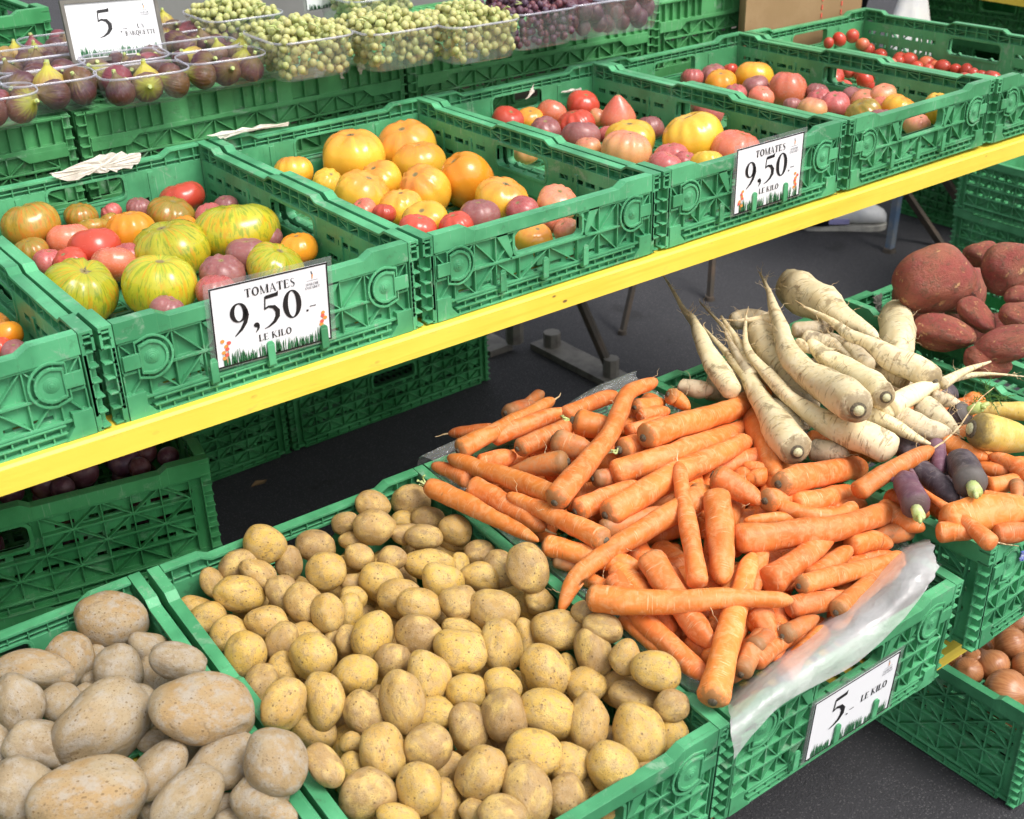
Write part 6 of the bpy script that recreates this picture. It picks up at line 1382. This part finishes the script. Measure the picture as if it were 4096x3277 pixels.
# ------------------------------------------------------------------ plastic bag lining the carrot crate
def film(name, rows, mat, parent, seed, amp=0.006, sub=3):
    """rows of world points lofted into a crumpled sheet"""
    G = np.array([crom(r, 30) for r in rows]); G = np.array([crom(G[:,k], 14) for k in range(G.shape[1])]).transpose(1, 0, 2)
    nr, nc = G.shape[:2]; vs = []; 
    for i in range(nr):
        for j in range(nc):
            p = G[i, j]; e = 0.35 if (i in (0, nr-1)) else 1.0
            n1 = mnoise.noise(Vector(p*28)+Vector((seed, 0, 0))); n2 = mnoise.noise(Vector((p[0]*90+seed, p[1]*40, p[2]*60))); n3 = mnoise.noise(Vector((i*0.9+seed, j*0.12, 3)))
            vs.append(p+np.array([0.2, -0.7, 0.7])*(amp*n1+amp*0.5*n2+amp*0.6*n3)*e)
    fs = [(i*nc+j, i*nc+j+1, (i+1)*nc+j+1, (i+1)*nc+j) for i in range(nr-1) for j in range(nc-1)]
    return obj(name, raw_mesh(name, vs, fs, M[mat], True), parent)
bag = tag(empty('plastic_bag', Matrix.Identity(4)), 'milky plastic bag folded over the front rim of the carrot crate', 'bag')
def rimz(x, y): return lcar(x, y)[2]
def bp3(F, Y, ax=1): return on_plane(px('F', *F), ax, Y)
rowsB = [[bp3(p, y) for p, y in zip(((1548,1440),(1600,1400),(1690,1320),(1800,1235),(1890,1160),(1945,1135)), (-.47,-.45,-.44,-.44,-.45,-.47))],
         [bp3(p, y) for p, y in zip(((1530,1482),(1610,1412),(1705,1340),(1815,1255),(1905,1170),(1965,1150)), (-.515,-.515,-.51,-.515,-.52,-.53))],
         [bp3(p, y) for p, y in zip(((1535,1510),(1620,1440),(1720,1370),(1830,1290),(1920,1205),(1972,1185)), (-.545,-.55,-.55,-.55,-.555,-.558))],
         [bp3(p, y) for p, y in zip(((1540,1545),(1625,1470),(1725,1408),(1835,1335),(1922,1238),(1968,1215)), (-.562,-.566,-.568,-.569,-.57,-.571))],
         [bp3(p, y) for p, y in zip(((1545,1600),(1600,1530),(1660,1475),(1800,1398),(1900,1305),(1955,1235)), (-.566,-.568,-.57,-.572,-.573,-.574))]]
film('folded_edge', rowsB, 'film', bag, 3, 0.007)
fc = FR['carrot']
def lw(a, b, z): v = fc @ Vector((a, b, HL+z)); return np.array(v)
film('liner', [[lw(0.03, b, -0.07) for b in (0.03,0.15,0.3,0.45,0.57)], [lw(0.022, b, -0.01) for b in (0.03,0.15,0.3,0.45,0.57)], [lw(0.006, b, 0.008) for b in (0.03,0.15,0.3,0.45,0.575)], [lw(-0.004, b, -0.004) for b in (0.06,0.17,0.3,0.45,0.585)]], 'film_clear', bag, 8, 0.005)
film('liner', [[lw(a, 0.575, -0.07) for a in (0.02,0.12,0.22,0.30,0.38)], [lw(a, 0.582, 0.004) for a in (0.01,0.12,0.22,0.30,0.385)], [lw(a, 0.600, 0.016+0.012*math.sin(a*22)) for a in (-0.004,0.12,0.22,0.30,0.392)], [lw(a, 0.612, -0.012) for a in (-0.006,0.12,0.22,0.30,0.396)]], 'film_clear', bag, 5, 0.008)
film('liner', [[lw(0.37, b, -0.07) for b in (0.03,0.15,0.3,0.45,0.57)], [lw(0.378, b, -0.01) for b in (0.03,0.15,0.3,0.45,0.57)], [lw(0.394, b, 0.008) for b in (0.03,0.15,0.3,0.45,0.575)]], 'film_clear', bag, 9, 0.004)

# ------------------------------------------------------------------ odds and ends
def scrap(pts_r, Y, label, mat='paper_scrap', thick=0.0012, name='torn_label', seed=1):
    P = [on_y(r, x, y, Y) for r, x, y in pts_r]; c = sum(P)/len(P); rs = random.Random(seed); ring = []
    for i in range(len(P)):
        a, b = P[i], P[(i+1) % len(P)]; e = min(0.0035, np.linalg.norm(b-a)*0.16)
        for t_ in (0, .2, .4, .6, .8): ring.append(a+(b-a)*t_+np.array([rs.uniform(-e, e), rs.uniform(-.0006,.0006), rs.uniform(-e, e)]))
    n = len(ring); vs = [q-c for q in ring]; fs = [tuple(range(n))]
    for s_ in (1.0, 0.62, 0.28):
        for q in ring: vs.append((q-c)*s_+np.array([0, -thick*(1+rs.uniform(0, 1.6 if s_ < 1 else 0.6)), 0]))
    vs.append(np.array([0, -thick*2, 0]))
    fs += [(j*n+i, j*n+(i+1) % n, (j+1)*n+(i+1) % n, (j+1)*n+i) for j in range(3) for i in range(n)]+[(3*n+i, 3*n+(i+1) % n, 4*n) for i in range(n)]
    o = obj(name, raw_mesh(name, vs, fs, M[mat], False), mw=tr(*c)); tag(o, label, 'label'); return o
scrap([(1,320,1090),(1,640,985),(1,730,970),(1,885,965),(1,885,1000),(1,840,1050),(1,730,1075),(1,560,1110),(1,380,1135),(1,330,1110)], 0.583, 'torn white paper label on the back wall of the striped-tomato crate', seed=3)
scrap([(1,1310,850),(1,1520,815),(1,1820,770),(1,1820,782),(1,1500,838),(1,1400,868)], 0.583, 'thin strip of torn paper on the golden-tomato crate', seed=4)
scrap([('b',1780,780),('b',1800,770),('b',1815,850),('b',1790,845)], YB-0.002, 'small white paper scrap on the overturned crate under the grapes', seed=5)
scrap([('b',1960,660),('b',2030,650),('b',2050,740),('b',1990,800),('b',1965,745)], YB-0.002, 'larger peeling paper scrap on the overturned crate under the grapes', seed=6)
scrap([(2,1215,530),(2,1216,590),(2,1160,628),(2,1185,580)], 0.583, 'white paper triangle in the handle opening of the card crate', seed=7)
scrap([(2,1390,575),(2,1510,550),(2,1512,570),(2,1400,585)], 0.583, 'narrow white tape on the rear wall of the card crate', seed=8)
scrap([('s',700,1170),('s',790,1140),('s',770,1210),('s',775,1290),('s',750,1345),('s',690,1340),('s',715,1240)], 0.012, 'grey tape remnant on the rear rim by the sweet potatoes', 'steel', seed=9)
scrap([(9,2135,40),(9,2165,20),(9,2165,80),(9,2120,95)], -0.5635, 'blue and white sticker on the coloured-carrot crate', 'sticker', seed=10)

# brown paper bags standing behind the cherry tomatoes
y0 = 0.635; pA = on_y(3,420,140,y0); pB = on_y(3,1030,10,y0)
kb = tag(empty('paper_bag', tr(pA[0], y0, pA[2]-0.10)), 'folded brown paper bags with red and green print behind the crates', 'bag')
wdt = pB[0]-pA[0]+0.06
for k in range(5):
    mb = MB(); mb.bxyz(-0.012+0.007*k, wdt, 0.010*k, 0.010*k+0.004, 0, 0.30-0.01*k); obj('bag_sheet', mb.mesh('bag_sheet', M['kraft']), kb)
for mat, u0, n in (('red_ink', 0.62, 10), ('red_ink', 0.80, 10)):
    pn = MB()
    for k in range(n): pn.bxyz(wdt*u0, wdt*u0+0.004, -0.0016, -0.0004, 0.06+0.018*k, 0.07+0.018*k)
    obj('print', pn.mesh('print', M[mat]), kb)
pn = Pen(0); text(pn, 'LE', wdt*0.70, 0.125, 0.05, 0.1); o = obj('print', raw_mesh('print', [(x, -0.0008, y) for x, y, z in pn.v], pn.f, M['grass_ink'], False), kb)

# a passer-by behind the stall: dark trousers, a white carrier bag, one white shoe in view
def loft(rings, n=20):
    vs, fs = [], []
    for cx, cy, z, rx, ry in rings:
        for i in range(n): a = 2*PI*i/n; vs.append((cx+rx*math.cos(a), cy+ry*math.sin(a), z))
    for j in range(len(rings)-1):
        for i in range(n): fs.append((j*n+i, j*n+(i+1) % n, (j+1)*n+(i+1) % n, (j+1)*n+i))
    fs += [tuple(range(n-1, -1, -1)), tuple((len(rings)-1)*n+i for i in range(n))]; return vs, fs
S0 = on_plane(px('F', 1776, 462), 2, GZ+0.03)
per = tag(empty('person', tr(S0[0], S0[1], GZ, math.radians(-40))), 'person in dark trousers and white shoe standing behind the stall', 'person')
# local +x is where the toes point
vs, fs = loft([(-0.10,0.0,0.02,0.11,0.045),(-0.10,0.0,0.10,0.055,0.05),(-0.11,0,0.30,0.062,0.062),(-0.11,0,0.50,0.075,0.075),(-0.10,0.02,0.72,0.095,0.095),(-0.09,0.08,0.92,0.13,0.19),(-0.09,0.10,1.10,0.12,0.18),(-0.09,0.10,1.35,0.13,0.22),(-0.09,0.10,1.46,0.08,0.12),(-0.09,0.10,1.54,0.055,0.055),(-0.08,0.10,1.62,0.085,0.075),(-0.08,0.10,1.72,0.09,0.078),(-0.08,0.10,1.79,0.05,0.045)])
v2, f2_ = loft([(-0.30,0.20,0.02,0.10,0.045),(-0.30,0.20,0.10,0.055,0.05),(-0.28,0.20,0.30,0.062,0.062),(-0.25,0.20,0.50,0.075,0.075),(-0.18,0.18,0.72,0.095,0.095),(-0.10,0.14,0.90,0.12,0.12)])
m0 = len(vs); obj('body', raw_mesh('body', vs+v2, fs+[tuple(i+m0 for i in f) for f in f2_], M['dark_cloth']), per)
def shoe(x, y):
    prof = [(-0.142,0.012,0.06),(-0.13,0.030,0.085),(-0.10,0.037,0.095),(-0.05,0.038,0.092),(0.0,0.041,0.086),(0.05,0.047,0.076),(0.09,0.049,0.066),(0.118,0.044,0.058),(0.136,0.032,0.048),(0.146,0.014,0.034)]
    vs, fs, n = [], [], 16
    for px_, wy, hz in prof:
        for i in range(n): a = 2*PI*i/n; vs.append((x+px_, y+wy*math.cos(a)*(1 if math.sin(a) > 0 else 1.05), max(0.018, 0.018+hz*0.5+hz*0.5*math.sin(a)) if math.sin(a) > -2 else 0))
    for j in range(len(prof)-1):
        for i in range(n): fs.append((j*n+i, (j+1)*n+i, (j+1)*n+(i+1) % n, j*n+(i+1) % n))
    fs += [tuple(range(n)), tuple((len(prof)-1)*n+i for i in range(n-1, -1, -1))]
    up = obj('shoe', raw_mesh('shoe', vs, fs, M['shoe']), per)
    so = []; sf = []; ring = [(px_, wy) for px_, wy, _ in prof]; out = [(a*1.02, b*1.06) for a, b in ring]+[(0.151, 0.0)]+[(a*1.02, -b*1.06) for a, b in reversed(ring)]
    k = len(out); so = [(x+a, y+b, 0.001) for a, b in out]+[(x+a, y+b, 0.020) for a, b in out]; sf = [tuple(range(k-1, -1, -1)), tuple(range(k, 2*k))]+[(i, (i+1) % k, (i+1) % k+k, i+k) for i in range(k)]
    obj('sole', raw_mesh('sole', so, sf, M['rubber'], False), up)
    mb = MB(); mb.bxyz(x-0.06, x+0.01, y-0.0475, y-0.040, 0.028, 0.044); obj('side_stripe', mb.mesh('side_stripe', M['lilac']), up)
shoe(0.0, 0.0); shoe(-0.24, 0.20)
Pb = on_y('e', 960, 20, 1.0)
vs, fs = loft([(0,0,-0.30,0.10,0.05),(0,0,-0.22,0.13,0.07),(0,0,-0.12,0.115,0.06),(0,0,-0.04,0.085,0.045),(0,0,0.06,0.05,0.03),(0.0,0,0.16,0.02,0.02)], 28)
vs = [(x*(1+0.12*math.sin(7*math.atan2(y, x)+z*20)), y*(1+0.12*math.sin(5*math.atan2(y, x))), z) for x, y, z in vs]
wb = obj('carrier_bag', raw_mesh('carrier_bag', vs, fs, M['white_cloth']), mw=tr(Pb[0], 1.0, Pb[2]-0.0) @ Matrix.Scale(0.8, 4)); tag(wb, 'white carrier bag hanging behind the cherry tomatoes', 'bag')
# dry leaf on the asphalt
Pl = gp((528, 1027)); mb = MB(); mb.raw([(0,0,0.002),(0.02,0.012,0.006),(0.045,0.004,0.002),(0.03,-0.014,0.007)], [(0,1,2,3)]); o = obj('dry_leaf', mb.mesh('dry_leaf', M['kraft']), mw=tr(*Pl)); tag(o, 'small dry leaf on the dark asphalt under the board', 'leaf')
# grey panel behind the punnets
mb = MB(); mb.bxyz(0, 0.9, 0, 0.02, 0, 0.9); Pg = on_y('a', 1750, 60, 1.35); o = obj('grey_panel', mb.mesh('grey_panel', M['wall_grey']), mw=tr(Pg[0]-0.12, 1.35, ZB-0.25)); tag(o, 'grey board standing behind the fig punnets', 'panel')
